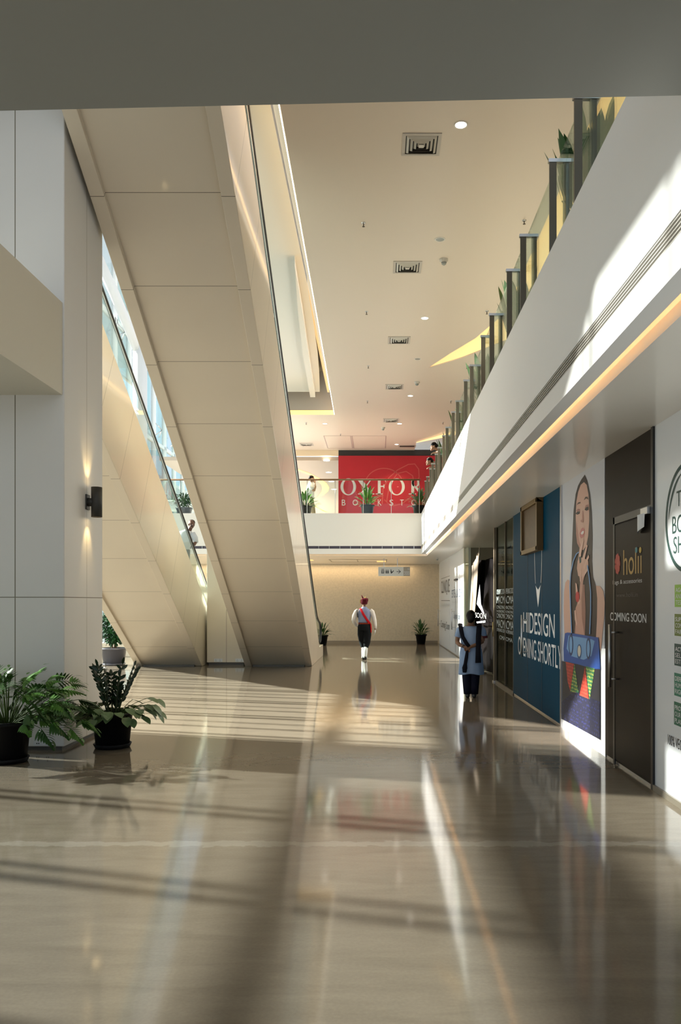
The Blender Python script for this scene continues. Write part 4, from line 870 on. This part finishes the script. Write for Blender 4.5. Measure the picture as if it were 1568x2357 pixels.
def hand(mb, wrist, d, up, side=1, curl=.6, s=1):
    """palm with four bent fingers and a thumb from its side"""
    w = Vector(wrist); d = Vector(d).normalized(); n = Vector(up); n = (n-d*n.dot(d)).normalized(); a = d.cross(n)
    mb.loft([w, w+d*.03*s, w+d*.085*s], [(.024*s, .017*s), (.034*s, .016*s), (.038*s, .013*s)], seg=10, ref=a)
    for k, (o, L) in enumerate(((-.028, .066), (-.010, .076), (.009, .071), (.026, .056))):
        p = w+d*.08*s+a*o*s; dd = d.copy(); pts = [p-d*.01*s, p]
        for j, q in enumerate((.45, .30, .25)):
            ang = curl*(.5+.4*j); dd = (dd*math.cos(ang)-n*math.sin(ang)).normalized(); pts.append(pts[-1]+dd*L*q*s)
        mb.loft(pts, [.009*s, .009*s, .0085*s, .008*s, .0065*s], seg=8, ref=a)
    b = w+d*.025*s-a*side*.026*s; td = (d*.75-a*side*.55-n*.2).normalized()
    mb.loft([b, b+td*.03*s, b+td*.03*s+(td+d).normalized()*.028*s], [.012*s, .0105*s, .008*s], seg=8, ref=n)
def shift(mb, o, rz=0, sc_=1):
    R_ = Matrix.Rotation(rz, 3, 'Z'); mb.v = [tuple(Vector(o)+R_ @ (Vector(v)*sc_)) for v in mb.v]; return mb
def headshape(mb, c, s=1, face=(0, 1, 0)):
    """skull, jaw, nose, brow, lips, ears; face = the way it looks"""
    f = Vector(face).normalized(); r = f.cross(Vector((0, 0, 1))).normalized(); M = Matrix((r, f, Vector((0, 0, 1)))).transposed()
    c = Vector(c); g = lambda x, y, z: c+M @ Vector((x, y, z))*s
    mb.ell(g(0, -.012, .02), (.074*s, .092*s, .088*s), rot=M); mb.ell(g(0, .022, -.045), (.056*s, .062*s, .062*s), rot=M)
    mb.ell(g(0, .07, -.085), (.024*s, .022*s, .02*s), rot=M); mb.loft([g(0, .078, .01), g(0, .102, -.025), g(0, .088, -.034)], [.008*s, .014*s, .01*s], seg=8)
    mb.ell(g(0, .078, -.056), (.024*s, .012*s, .009*s), rot=M); mb.ell(g(0, .066, .022), (.05*s, .02*s, .012*s), rot=M)
    for q in (-1, 1): mb.ell(g(q*.076, -.008, -.01), (.010*s, .018*s, .03*s), rot=M)
    return g, M
# -- woman in blue tunic, hands clasped behind
def woman():
    o = (1.62, 13.8, 0)
    t = thing('person', o, 'woman in pale blue tunic with dark scarf, hands clasped behind her back', 'person')
    b = MB(); headshape(b, (.005, .03, 1.40), .92, (.25, 1, .25))
    b.loft([(0, 0, 1.22), (.0, .005, 1.29), (.005, .02, 1.36)], [(.07, .055), (.055, .052), (.05, .05)])
    b.loft([(0, 0, .66), (0, .0, .80), (0, .01, .95), (0, 0, 1.10), (0, 0, 1.20), (0, .0, 1.255)], [(.15, .10), (.17, .13), (.14, .11), (.165, .115), (.185, .09), (.08, .06)], seg=18)
    for s in (-1, 1):
        b.loft([(s*.07, 0, .80), (s*.07, .01, .45), (s*.055, -.005, .10), (s*.055, 0, .05)], [(.085, .09), (.062, .065), (.04, .045), (.035, .04)])
        b.loft([(s*.055, -.05, .03), (s*.055, .03, .035), (s*.06, .13, .02)], [(.028, .028), (.034, .03), (.033, .016)])
    # arms
    b.loft([(-.17, 0, 1.20), (-.215, -.01, 1.10), (-.235, -.02, .965)], [.047, .045, .037]); b.loft([(-.235, -.02, .965), (-.19, -.10, .92), (-.115, -.155, .895)], [.040, .034, .025])
    b.loft([(.17, 0, 1.20), (.20, -.02, 1.10), (.20, -.04, .985)], [.047, .045, .038]); b.loft([(.20, -.04, .985), (.10, -.13, .93), (.0, -.165, .895)], [.040, .034, .025])
    hand(b, (-.115, -.155, .895), (.6, -.1, -.6), (0, -1, 0), 1, -.35, .92); hand(b, (-.005, -.165, .895), (-.8, -.2, -.45), (0, -1, .1), -1, -.5, .92)
    remeshed(shift(b, (0, 0, 0)), 'body', skin_dk, t, .006, 3)
    h = MB(); h.ell((.0, .005, 1.425), (.083, .098, .098)); h.ell((.0, -.045, 1.385), (.07, .06, .085)); h.ell((-.01, -.07, 1.34), (.05, .042, .045)); h.ell((.02, -.06, 1.40), (.06, .06, .07))
    remeshed(h, 'hair', hair_m, t, .008, 3)
    k = MB(); k.loft([(0, 0, .415), (0, 0, .43), (0, 0, .60), (0, .0, .78), (0, .0, .93), (0, 0, 1.05), (0, 0, 1.15), (0, 0, 1.215), (0, 0, 1.245)],
                     [(.222, .15), (.222, .152), (.205, .15), (.195, .148), (.17, .13), (.185, .13), (.19, .115), (.165, .095), (.105, .075)], seg=36, caps=False)
    # soft folds
    vv = []
    for v in k.v:
        a = math.atan2(v[1], v[0]); f = 1+.035*math.sin(a*9+v[2]*3)*max(0, min(1, (1.15-v[2])/.5)); vv.append((v[0]*f, v[1]*f, v[2]+(.012*math.sin(a*3) if v[2] < .45 else 0)))
    k.v = vv; tun = k.build('tunic', mat('pale_blue_cotton', (.27, .37, .56), .8, spec=.12, noise=.12, nscale=6), t)
    sm = tun.modifiers.new('s', 'SOLIDIFY'); sm.thickness = .006
    for s in (-1, 1): MB().loft([(s*.13, 0, 1.225), (s*.19, -.005, 1.17), (s*.222, -.012, 1.05)], [(.055, .07), (.066, .064), (.062, .058)], seg=16).build('sleeve', MATS['pale_blue_cotton'], t)
    MB().loft([(.222, -.012, 1.075), (.224, -.012, 1.035)], [(.064, .06), (.064, .06)], seg=16).build('sleeve_trim', mat('maroon_trim', (.10, .01, .015), .8), t)
    tr_ = MB()
    for s in (-1, 1): tr_.loft([(s*.06, 0, .60), (s*.065, .0, .35), (s*.06, -.002, .18), (s*.055, 0, .07)], [(.10, .10), (.085, .09), (.075, .08), (.07, .075)], seg=16)
    tr_.build('trousers', mat('navy_cotton', (.010, .010, .022), .8, spec=.12), t)
    sf = mat('scarf_black', (.008, .008, .014), .8, spec=.12)
    s1 = MB(); s1.loft([(-.165, .09, 1.16), (-.185, .0, 1.275), (-.17, -.10, 1.20), (-.14, -.150, 1.06), (-.08, -.17, .96), (-.03, -.185, .90)], [(.035, .014), (.04, .016), (.036, .014), (.034, .014), (.034, .014), (.03, .016)], seg=12)
    s1.loft([(-.06, -.185, .83), (-.075, -.18, .72), (-.095, -.175, .60), (-.105, -.17, .53), (-.11, -.17, .45)], [(.024, .016), (.03, .016), (.03, .018), (.045, .022), (.03, .016)], seg=12)
    s1.build('scarf', sf, t)
    s2 = MB(); s2.loft([(.13, .09, 1.16), (.145, .0, 1.28), (.14, -.11, 1.21), (.13, -.15, 1.06), (.125, -.165, .88), (.125, -.17, .75), (.125, -.17, .62)], [(.04, .014), (.042, .016), (.045, .014), (.045, .013), (.042, .012), (.045, .012), (.05, .012)], seg=12); s2.build('scarf', sf, t)
    sh_ = MB()
    for s in (-1, 1): sh_.loft([(s*.055, -.07, .035), (s*.055, 0, .045), (s*.058, .08, .035), (s*.06, .15, .022)], [(.034, .034), (.040, .044), (.042, .034), (.03, .02)], seg=14)
    sh_.build('shoes', black_m, t)
    wt_ = MB(); wt_.loft([(-.132, -.145, .905), (-.122, -.152, .900)], [(.029, .029)]*2, seg=14); wt_.build('watch', black_m, t)
    t.rotation_euler = (0, 0, -.12)
woman()
# -- guard walking away
def guard():
    o = (-.38, 23.1, 0)
    t = thing('person', o, 'uniformed guard in maroon turban and red sash walking away', 'person')
    b = MB(); headshape(b, (0, .02, 1.63), .98, (0, 1, 0)); b.loft([(0, 0, 1.44), (0, 0, 1.50), (0, .01, 1.57)], [(.08, .06), (.058, .056), (.055, .055)])
    b.loft([(0, 0, .88), (0, 0, .98), (0, 0, 1.06), (0, 0, 1.22), (0, 0, 1.38), (0, 0, 1.46)], [(.15, .11), (.165, .12), (.145, .105), (.165, .115), (.19, .10), (.09, .07)], seg=18)
    b.loft([(-.08, 0, .95), (-.05, .10, .52), (-.03, .02, .12), (-.03, .02, .07)], [(.095, .10), (.065, .07), (.045, .05), (.04, .045)]); b.loft([(.08, 0, .95), (.06, -.03, .50), (.03, -.13, .14), (.03, -.14, .09)], [(.095, .10), (.065, .07), (.045, .05), (.04, .045)])
    b.loft([(-.20, 0, 1.40), (-.27, -.03, 1.28), (-.30, -.04, 1.14)], [.055, .048, .04]); b.loft([(-.30, -.04, 1.14), (-.27, .08, 1.03), (-.22, .20, .96)], [.042, .038, .028]); hand(b, (-.22, .20, .96), (.5, .7, -.2), (0, 0, 1), 1, .5)
    b.loft([(.20, 0, 1.40), (.255, -.01, 1.25), (.285, -.03, 1.12)], [.055, .048, .04]); b.loft([(.285, -.03, 1.12), (.305, -.03, 1.0), (.315, -.01, .87)], [.042, .038, .028]); hand(b, (.315, -.01, .87), (-.05, .05, -1), (1, 0, 0), -1, .35)
    remeshed(b, 'body', skin_dk, t, .007, 3)
    u = MB(); u.loft([(0, 0, 1.04), (0, 0, 1.12), (0, 0, 1.25), (0, 0, 1.38), (0, 0, 1.45), (0, 0, 1.49), (0, 0, 1.53)], [(.165, .12), (.172, .125), (.185, .13), (.205, .12), (.16, .10), (.09, .075), (.07, .068)], seg=28)
    vv = []
    for v in u.v:
        a = math.atan2(v[1], v[0]); f = 1+.02*math.sin(a*7+v[2]*22)*(1 if v[2] < 1.35 else 0); vv.append((v[0]*f, v[1]*f, v[2]))
    u.v = vv; u.build('vest', mat('grey_blue_cloth', (.24, .28, .42), .75, spec=.12, noise=.1, nscale=8), t)
    s = MB(); s.loft([(-.17, 0, 1.43), (-.225, -.005, 1.38), (-.285, -.03, 1.27), (-.312, -.042, 1.14), (-.29, .04, 1.07), (-.24, .16, .99), (-.225, .19, .965)], [(.06, .065), (.075, .07), (.068, .066), (.06, .06), (.056, .055), (.045, .045), (.036, .036)], seg=16)
    s.build('left_sleeve', mat('white_cloth', (.70, .66, .62), .8, spec=.12), t)
    s = MB(); s.loft([(.17, 0, 1.43), (.225, -.005, 1.38), (.27, -.015, 1.25), (.30, -.03, 1.12), (.315, -.03, 1.0), (.322, -.012, .90)], [(.06, .065), (.072, .07), (.062, .062), (.055, .056), (.048, .05), (.040, .042)], seg=16); s.build('right_sleeve', MATS['white_cloth'], t)
    g = MB(); hand(g, (.315, -.01, .875), (-.05, .05, -1), (1, 0, 0), -1, .35, 1.12); g.v = [tuple(v) for v in g.v]; remeshed(g, 'glove', mat('glove_white', (.62, .62, .60), .8), t, .006, 2)
    bt = MB(); bt.loft([(0, 0, 1.02), (0, 0, 1.07)], [(.174, .130), (.172, .128)], seg=28); bt.build('belt', mat('belt_red', (.12, .008, .008), .6, spec=.12), t)
    dt = MB()
    for k in range(9): dt.box(-.12+k*.03-.008, -.12+k*.03+.008, -.135, -.128, 1.035, 1.055)
    dt.build('belt_studs', mat('stud_orange', (.45, .08, .02), .6), t)
    tr_ = MB(); tr_.loft([(0, 0, 1.03), (0, 0, .95), (0, 0, .84)], [(.172, .128), (.195, .15), (.19, .15)], seg=24)
    tr_.loft([(-.085, 0, .92), (-.085, .05, .72), (-.06, .09, .50), (-.035, .06, .36), (-.03, .05, .33)], [(.11, .13), (.115, .12), (.095, .10), (.07, .075), (.05, .055)], seg=18); tr_.loft([(.085, 0, .92), (.09, -.01, .72), (.075, -.03, .50), (.05, -.07, .36), (.045, -.08, .33)], [(.11, .13), (.115, .12), (.10, .10), (.072, .075), (.05, .055)], seg=18)
    remeshed(tr_, 'breeches', mat('black_cloth', (.008, .009, .011), .8, spec=.12), t, .012, 4)
    ga = MB(); ga.loft([(-.03, .05, .36), (-.03, .03, .22), (-.03, .02, .10), (-.03, .02, .05)], [(.052, .055), (.056, .058), (.048, .05), (.055, .065)], seg=14); ga.loft([(.045, -.08, .36), (.035, -.12, .22), (.03, -.14, .12), (.03, -.14, .06)], [(.055, .058), (.06, .062), (.052, .052), (.062, .07)], seg=14); ga.build('gaiters', mat('gaiter_white', (.74, .76, .73), .7), t)
    sh_ = MB(); sh_.loft([(-.03, -.06, .035), (-.03, .03, .045), (-.03, .14, .03), (-.03, .19, .02)], [(.036, .034), (.04, .044), (.042, .03), (.025, .018)], seg=12); sh_.loft([(.03, -.215, .06), (.03, -.14, .06), (.03, -.03, .022), (.03, .02, .018)], [(.04, .036), (.044, .045), (.044, .024), (.025, .016)], seg=12); sh_.build('boots', black_m, t)
    sa = MB(); sa.loft([(-.135, .09, 1.40), (-.125, .02, 1.475), (-.10, -.085, 1.455), (-.03, -.135, 1.32), (.06, -.142, 1.18), (.13, -.125, 1.08), (.165, -.08, 1.04)], [(.034, .008)]*7, seg=10, ref=(.8, 0, .6)); sa.loft([(.185, -.07, 1.04), (.195, -.07, .90), (.195, -.065, .78)], [(.018, .03), (.02, .03), (.018, .026)], seg=10); sa.build('sash', mat('sash_red', (.50, .012, .018), .7, spec=.12), t)
    st_ = MB().loft([(-.205, -.03, 1.46), (-.21, -.09, 1.40), (-.20, -.12, 1.33), (-.185, -.11, 1.22)], [(.014, .01)]*4, seg=8); st_.build('shoulder_strap', black_m, t)
    tb = MB(); tb.ell((0, .01, 1.70), (.108, .115, .085)); tb.ell((.03, -.0, 1.735), (.085, .10, .055)); tb.loft([(0, 0, 1.60), (0, 0, 1.66)], [(.085, .10), (.098, .11)], seg=20)
    for k in range(4): tb.loft([(-.105, -.02, 1.64+k*.028), (-.04, -.108, 1.655+k*.03), (.05, -.10, 1.66+k*.03), (.108, -.01, 1.70+k*.02)], [(.012, .014)]*4, seg=8)
    remeshed(tb, 'turban', mat('maroon_cloth', (.085, .008, .014), .8, spec=.12), t, .008, 2)
    MB().loft([(-.03, 0, 1.75), (-.06, 0, 1.82), (-.08, 0, 1.865)], [(.02, .02), (.016, .012), (.01, .008)], seg=8).build('turban_crest', mat('maroon_cloth', (.1, .01, .01)), t)
    tc = MB(); tc.box(-.125, -.085, -.03, .0, 1.64, 1.73); tc.loft([(.02, 0, 1.76), (.03, 0, 1.82)], [(.02, .01), (.008, .006)], seg=8); tc.build('gold_trim', mat('gold_cloth', (.50, .38, .04), .6), t)
guard()
# -- man walking on the bridge, hand to his face
def bridge_man():
    o = (-2.36, 28.0, 4.5); t = thing('person', o, 'man in white shirt and khaki trousers walking on the bridge, hand at face', 'person')
    b = MB(); headshape(b, (.06, 0, 1.50), .98, (1, 0, -.05)); b.loft([(0, 0, 1.32), (.02, 0, 1.38), (.04, 0, 1.45)], [(.06, .07), (.054, .054), (.052, .05)])
    b.loft([(0, 0, .82), (0, 0, .95), (0, 0, 1.15), (0, 0, 1.28), (0, 0, 1.34)], [(.11, .15), (.11, .15), (.12, .17), (.10, .18), (.06, .08)], seg=16)
    b.loft([(0, -.08, .85), (.10, -.08, .46), (.16, -.08, .08)], [.085, .06, .042]); b.loft([(0, .08, .85), (-.06, .08, .46), (-.22, .08, .10)], [.085, .06, .042])
    for (x, s) in ((.16, -.08), (-.22, .08)): b.loft([(x-.05, s, .035), (x+.05, s, .035), (x+.17, s, .022)], [(.032, .03), (.036, .032), (.03, .018)])
    b.loft([(0, -.19, 1.26), (.06, -.21, 1.12), (.15, -.20, 1.04)], [.05, .045, .038]); b.loft([(.15, -.20, 1.04), (.19, -.15, 1.20), (.17, -.09, 1.33)], [.038, .033, .025]); hand(b, (.17, -.09, 1.33), (-.1, .3, 1), (0, -1, 0), 1, .5)
    b.loft([(0, .19, 1.26), (-.03, .20, 1.08), (.02, .20, .88)], [.05, .042, .028]); hand(b, (.02, .20, .88), (.1, 0, -1), (0, 1, 0), 1, .4)
    remeshed(b, 'body', mat('skin2', (.26, .14, .08), .55), t, .009, 3)
    h = MB(); h.ell((.035, 0, 1.55), (.095, .085, .075)); h.ell((-.01, 0, 1.51), (.06, .078, .075)); remeshed(h, 'hair', hair_m, t, .009, 2)
    s = MB(); s.loft([(0, 0, .80), (0, 0, .92), (0, 0, 1.12), (0, 0, 1.25), (0, 0, 1.33), (.01, 0, 1.38)], [(.135, .17), (.138, .17), (.14, .185), (.12, .20), (.08, .12), (.058, .065)], seg=24)
    s.loft([(0, -.17, 1.28), (.04, -.22, 1.18), (.10, -.215, 1.09)], [(.06, .07), (.066, .06), (.06, .055)], seg=14); s.loft([(0, .17, 1.28), (-.02, .215, 1.16), (-.02, .21, 1.06)], [(.06, .07), (.062, .06), (.056, .055)], seg=14); s.build('shirt', mat('white_shirt', (.72, .70, .70), .75), t)
    p = MB(); p.loft([(0, 0, .90), (0, 0, .80)], [(.128, .16), (.13, .165)], seg=16); p.loft([(0, -.08, .84), (.09, -.08, .48), (.14, -.08, .10)], [(.10, .10), (.085, .08), (.07, .065)], seg=14); p.loft([(0, .08, .84), (-.07, .08, .48), (-.20, .08, .11)], [(.10, .10), (.085, .08), (.07, .065)], seg=14); p.build('trousers', mat('khaki', (.26, .21, .13), .8), t)
    sh_ = MB()
    for (x, s_) in ((.16, -.08), (-.22, .08)): sh_.loft([(x-.07, s_, .04), (x+.03, s_, .045), (x+.19, s_, .025)], [(.036, .036), (.04, .04), (.03, .02)], seg=12)
    sh_.build('shoes', black_m, t)
bridge_man()
# -- man on the left escalator, seen over the handrail
def rider():
    D = 20.4; base = 1.85+T*(D0-D)
    o = (-4.98, D, base+.03); t = thing('person', o, 'man in pale shirt riding the left escalator, leaning toward the handrail', 'person')
    b = MB(); hz = 1.60
    headshape(b, (.23, -.05, hz), 1.02, (.55, -1, -.1)); b.loft([(.12, 0, 1.38), (.17, -.02, 1.45), (.21, -.03, 1.53)], [(.07, .07), (.055, .055), (.052, .052)])
    b.loft([(0, 0, .88), (0, 0, 1.0), (.05, 0, 1.2), (.10, 0, 1.33), (.13, 0, 1.40)], [(.15, .11), (.15, .11), (.17, .12), (.19, .11), (.09, .07)], seg=16)
    for s in (-1, 1): b.loft([(s*.08, 0, .92), (s*.08, 0, .48), (s*.08, 0, .08)], [.09, .062, .042]); b.loft([(s*.08, .04, .035), (s*.08, -.12, .025)], [(.035, .03), (.033, .02)])
    b.loft([(.26, -.02, 1.33), (.33, -.06, 1.20), (.34, -.12, 1.10)], [.05, .045, .036]); b.loft([(.34, -.12, 1.10), (.345, -.22, 1.06), (.345, -.32, 1.09)], [.036, .03, .025]); hand(b, (.345, -.32, 1.09), (0, -1, .1), (0, 0, 1), 1, .7)
    b.loft([(-.09, 0, 1.33), (-.15, -.02, 1.15), (-.14, -.06, .97)], [.05, .044, .03]); hand(b, (-.14, -.06, .97), (0, -.2, -1), (-1, 0, 0), 1, .4)
    remeshed(b, 'body', mat('skin3', (.10, .045, .025), .5), t, .009, 3)
    h = MB(); h.ell((.225, .0, hz+.045), (.085, .085, .078)); h.ell((.22, .03, hz+.0), (.076, .06, .08)); remeshed(h, 'hair', hair_m, t, .009, 2)
    m_ = MB().ell((.23+.03, -.05-.085, hz-.048), (.03, .014, .009)); m_.build('moustache', hair_m, t)
    s = MB(); s.loft([(0, 0, .86), (0, 0, 1.0), (.05, 0, 1.2), (.10, 0, 1.34), (.14, 0, 1.42), (.155, -.01, 1.46)], [(.175, .135), (.172, .135), (.19, .14), (.205, .125), (.11, .09), (.065, .065)], seg=24)
    s.loft([(.25, -.02, 1.36), (.33, -.05, 1.24), (.355, -.10, 1.13)], [(.07, .07), (.068, .064), (.058, .056)], seg=14); s.loft([(-.06, 0, 1.36), (-.15, -.02, 1.2), (-.15, -.04, 1.08)], [(.07, .07), (.066, .062), (.056, .056)], seg=14); s.build('shirt', mat('pale_shirt', (.55, .58, .62), .75), t)
    p = MB()
    for s_ in (-1, 1): p.loft([(s_*.08, 0, .95), (s_*.08, 0, .48), (s_*.08, 0, .06)], [(.105, .12), (.085, .085), (.07, .07)], seg=14)
    p.build('trousers', mat('slate_cloth', (.10, .13, .17), .8), t)
rider()
# -- two people leaning over the gallery railing
def leaner(o, lab, shirt, rz):
    t = thing('person', o, lab, 'person', None)
    b = MB(); headshape(b, (-.26, 0, 1.22), .98, (-1, 0, -.35)); b.loft([(-.10, 0, 1.13), (-.17, 0, 1.16), (-.23, 0, 1.19)], [(.07, .07), (.055, .055), (.05, .05)], ref=(0, 1, 0))
    b.loft([(.18, 0, .84), (.14, 0, .95), (.02, 0, 1.06), (-.08, 0, 1.12), (-.12, 0, 1.14)], [(.15, .12), (.15, .12), (.17, .11), (.18, .09), (.09, .06)], seg=16, ref=(0, 1, 0))
    for s in (-1, 1):
        b.loft([(.18, s*.08, .88), (.20, s*.08, .46), (.18, s*.08, .06)], [.09, .06, .042]); b.loft([(.22, s*.08, .03), (.08, s*.08, .022)], [(.035, .03), (.033, .02)], ref=(0, 1, 0))
        b.loft([(-.06, s*.18, 1.10), (-.03, s*.23, .98), (-.06, s*.2, 1.03)], [.045, .042, .036]); b.loft([(-.06, s*.2, 1.03), (-.15, s*.12, 1.05), (-.2, s*.05, 1.05)], [.036, .03, .024]); hand(b, (-.2, s*.05, 1.05), (-1, -s*.2, -.2), (0, 0, 1), s, .5)
    remeshed(b, 'body', mat('skin2', (.26, .14, .08)), t, .010, 3)
    h = MB(); h.ell((-.245, 0, 1.26), (.09, .083, .08)); h.ell((-.20, 0, 1.23), (.07, .076, .07)); remeshed(h, 'hair', hair_m, t, .009, 2)
    s = MB(); s.loft([(.20, 0, .82), (.15, 0, .95), (.02, 0, 1.07), (-.08, 0, 1.13), (-.14, 0, 1.15)], [(.17, .14), (.17, .14), (.19, .13), (.19, .11), (.08, .07)], seg=20, ref=(0, 1, 0))
    for q in (-1, 1): s.loft([(-.05, q*.16, 1.12), (-.04, q*.22, 1.02)], [(.065, .065), (.06, .06)], seg=12)
    s.build('shirt', shirt, t)
    p = MB()
    for q in (-1, 1): p.loft([(.18, q*.08, .90), (.20, q*.08, .46), (.18, q*.08, .05)], [(.12, .11), (.085, .085), (.07, .07)], seg=14)
    p.build('trousers', mat('slate_cloth', (.1, .13, .17)), t); t.rotation_euler = (0, 0, rz)
leaner((1.74, 23.0, 4.5), 'person in pink shirt leaning over the gallery railing, nearer of two', mat('pink_shirt', (.5, .25, .25), .8), .25)
leaner((1.80, 21.9, 4.72), 'person in pale shirt leaning over the gallery railing, upper of two', mat('pale_shirt2', (.5, .42, .4), .8), .1)

# ------------------------------------------------------------------ beyond the escalators: white tubular frame, planters, outside
t = thing('steel_column', (-8.2, 27.5, 0), 'white tubular steel column with branching arms behind the left escalator', 'column')
MB().loft([(-8.2, 27.5, 0), (-8.2, 27.5, 11.4)], .24, seg=20).build('shaft', steel_white, t)
MB().loft([(-8.2, 27.5, 10.2), (-8.8, 26.6, 12.0), (-9.3, 25.6, 13.4)], .17, seg=14).build('arm', steel_white, t); MB().loft([(-8.2, 27.5, 10.2), (-7.2, 29.5, 11.0), (-5.9, 32, 11.6)], .15, seg=14).build('arm', steel_white, t)
t = thing('glass_fin_row', (-9.3, 33, 0), 'glass fins with steel spider fittings along the glazed side', 'window fitting')
for d in (29, 31.5, 34, 36.5):
    f = box(-9.45, -9.0, d, d+.03, 0, 14).build('glass_fin', glass, t)
    for z in (4, 6.5, 9, 11.5):
        m = MB()
        for (a, b_) in ((-.25, .25), (.25, .25), (.25, -.25), (-.25, -.25)): m.loft([(-9.2, d, z), (-9.4, d+a, z+b_)], .02, seg=6)
        m.build('spider_fitting', metal_m, f)
t = thing('balcony', (-7.5, 31.5, 5.2), 'far white rounded balcony edge with brown handrail, seen above the riding man', 'balcony')
box(-8.9, -4.5, 31.0, 31.9, 5.28, 5.65).build('slab', mat('balcony_white', (.78, .78, .78), .4), t, bevel=.12)
MB().loft([(-8.9, 31.1, 6.45), (-4.5, 31.1, 6.45)], .03, seg=8).build('handrail', MATS['brown_rail'], t)
m = MB()
for k in range(5): m.loft([(-8.7+k*1.0, 31.1, 5.6), (-8.7+k*1.0, 31.1, 6.43)], .015, seg=6)
m.build('posts', metal_m, t)
def bush(c, r, n, lab, seed):
    t = thing('potted_shrub', c, lab, 'potted plant'); rnd = random.Random(seed); MB().lathe(c, [(.001, 0), (.19, 0), (.26, .30), (.28, .32), (.28, .36), (.001, .34)]).build('pot', pot_grey, t); lf = MB()
    for k in range(n):
        v = Vector((rnd.gauss(0, 1), rnd.gauss(0, 1), rnd.gauss(0, 1))).normalized()*rnd.uniform(.3, 1)
        leaf(lf, (c[0]+v.x*r, c[1]+v.y*r*.7, c[2]+.36+r*.7+v.z*r*.75), (v.x, v.y, rnd.uniform(-.5, .6)), .14, .06, .3, 3)
    lf.build('foliage', leafg, t, flat=True)
bush((-7.0, 31.55, 5.65), .36, 260, 'leafy shrub on the far white balcony', 1)
bush((-6.55, 27.0, 4.5), .34, 240, 'leafy shrub in a grey pot on the bridge behind the left escalator', 2); bush((-7.45, 27.0, 4.5), .34, 240, 'leafy shrub in a pot on the bridge, leftmost in view', 3)
t = thing('low_wall', (-7.4, 25, 0), 'low beige stone kerb block near the ficus', 'kerb')
box(-9.3, -6.8, 24.2, 24.6, 0, .42).build('block', mat('kerb_beige', (.62, .55, .45), .5), t, bevel=.01)
for k, (x, y, s) in enumerate(((-18, 42, 2.6), (-24, 50, 3.4), (-15, 36, 1.9), (-30, 60, 4))):
    t = thing('tree', (x, y, -.2), ['green tree outside the glazing, second nearest', 'tall green tree outside, further off', 'small green tree nearest outside the glazing', 'largest green tree farthest outside'][k], 'tree'); rnd = random.Random(k); lf = MB()
    for i in range(700):
        v = Vector((rnd.gauss(0, 1), rnd.gauss(0, 1), rnd.gauss(0, 1))).normalized()*rnd.uniform(.5, 1)
        leaf(lf, (x+v.x*s*.6, y+v.y*s*.6, 1.0+s*.5+v.z*s*.6), (v.x, v.y, rnd.uniform(-.5, .5)), .4*s/2, .2*s/2, .3, 3)
    lf.build('foliage', leafb, t, flat=True); MB().loft([(x, y, -.2), (x, y, 1+s*.5)], .12, seg=8).build('trunk', trunk_m, t)
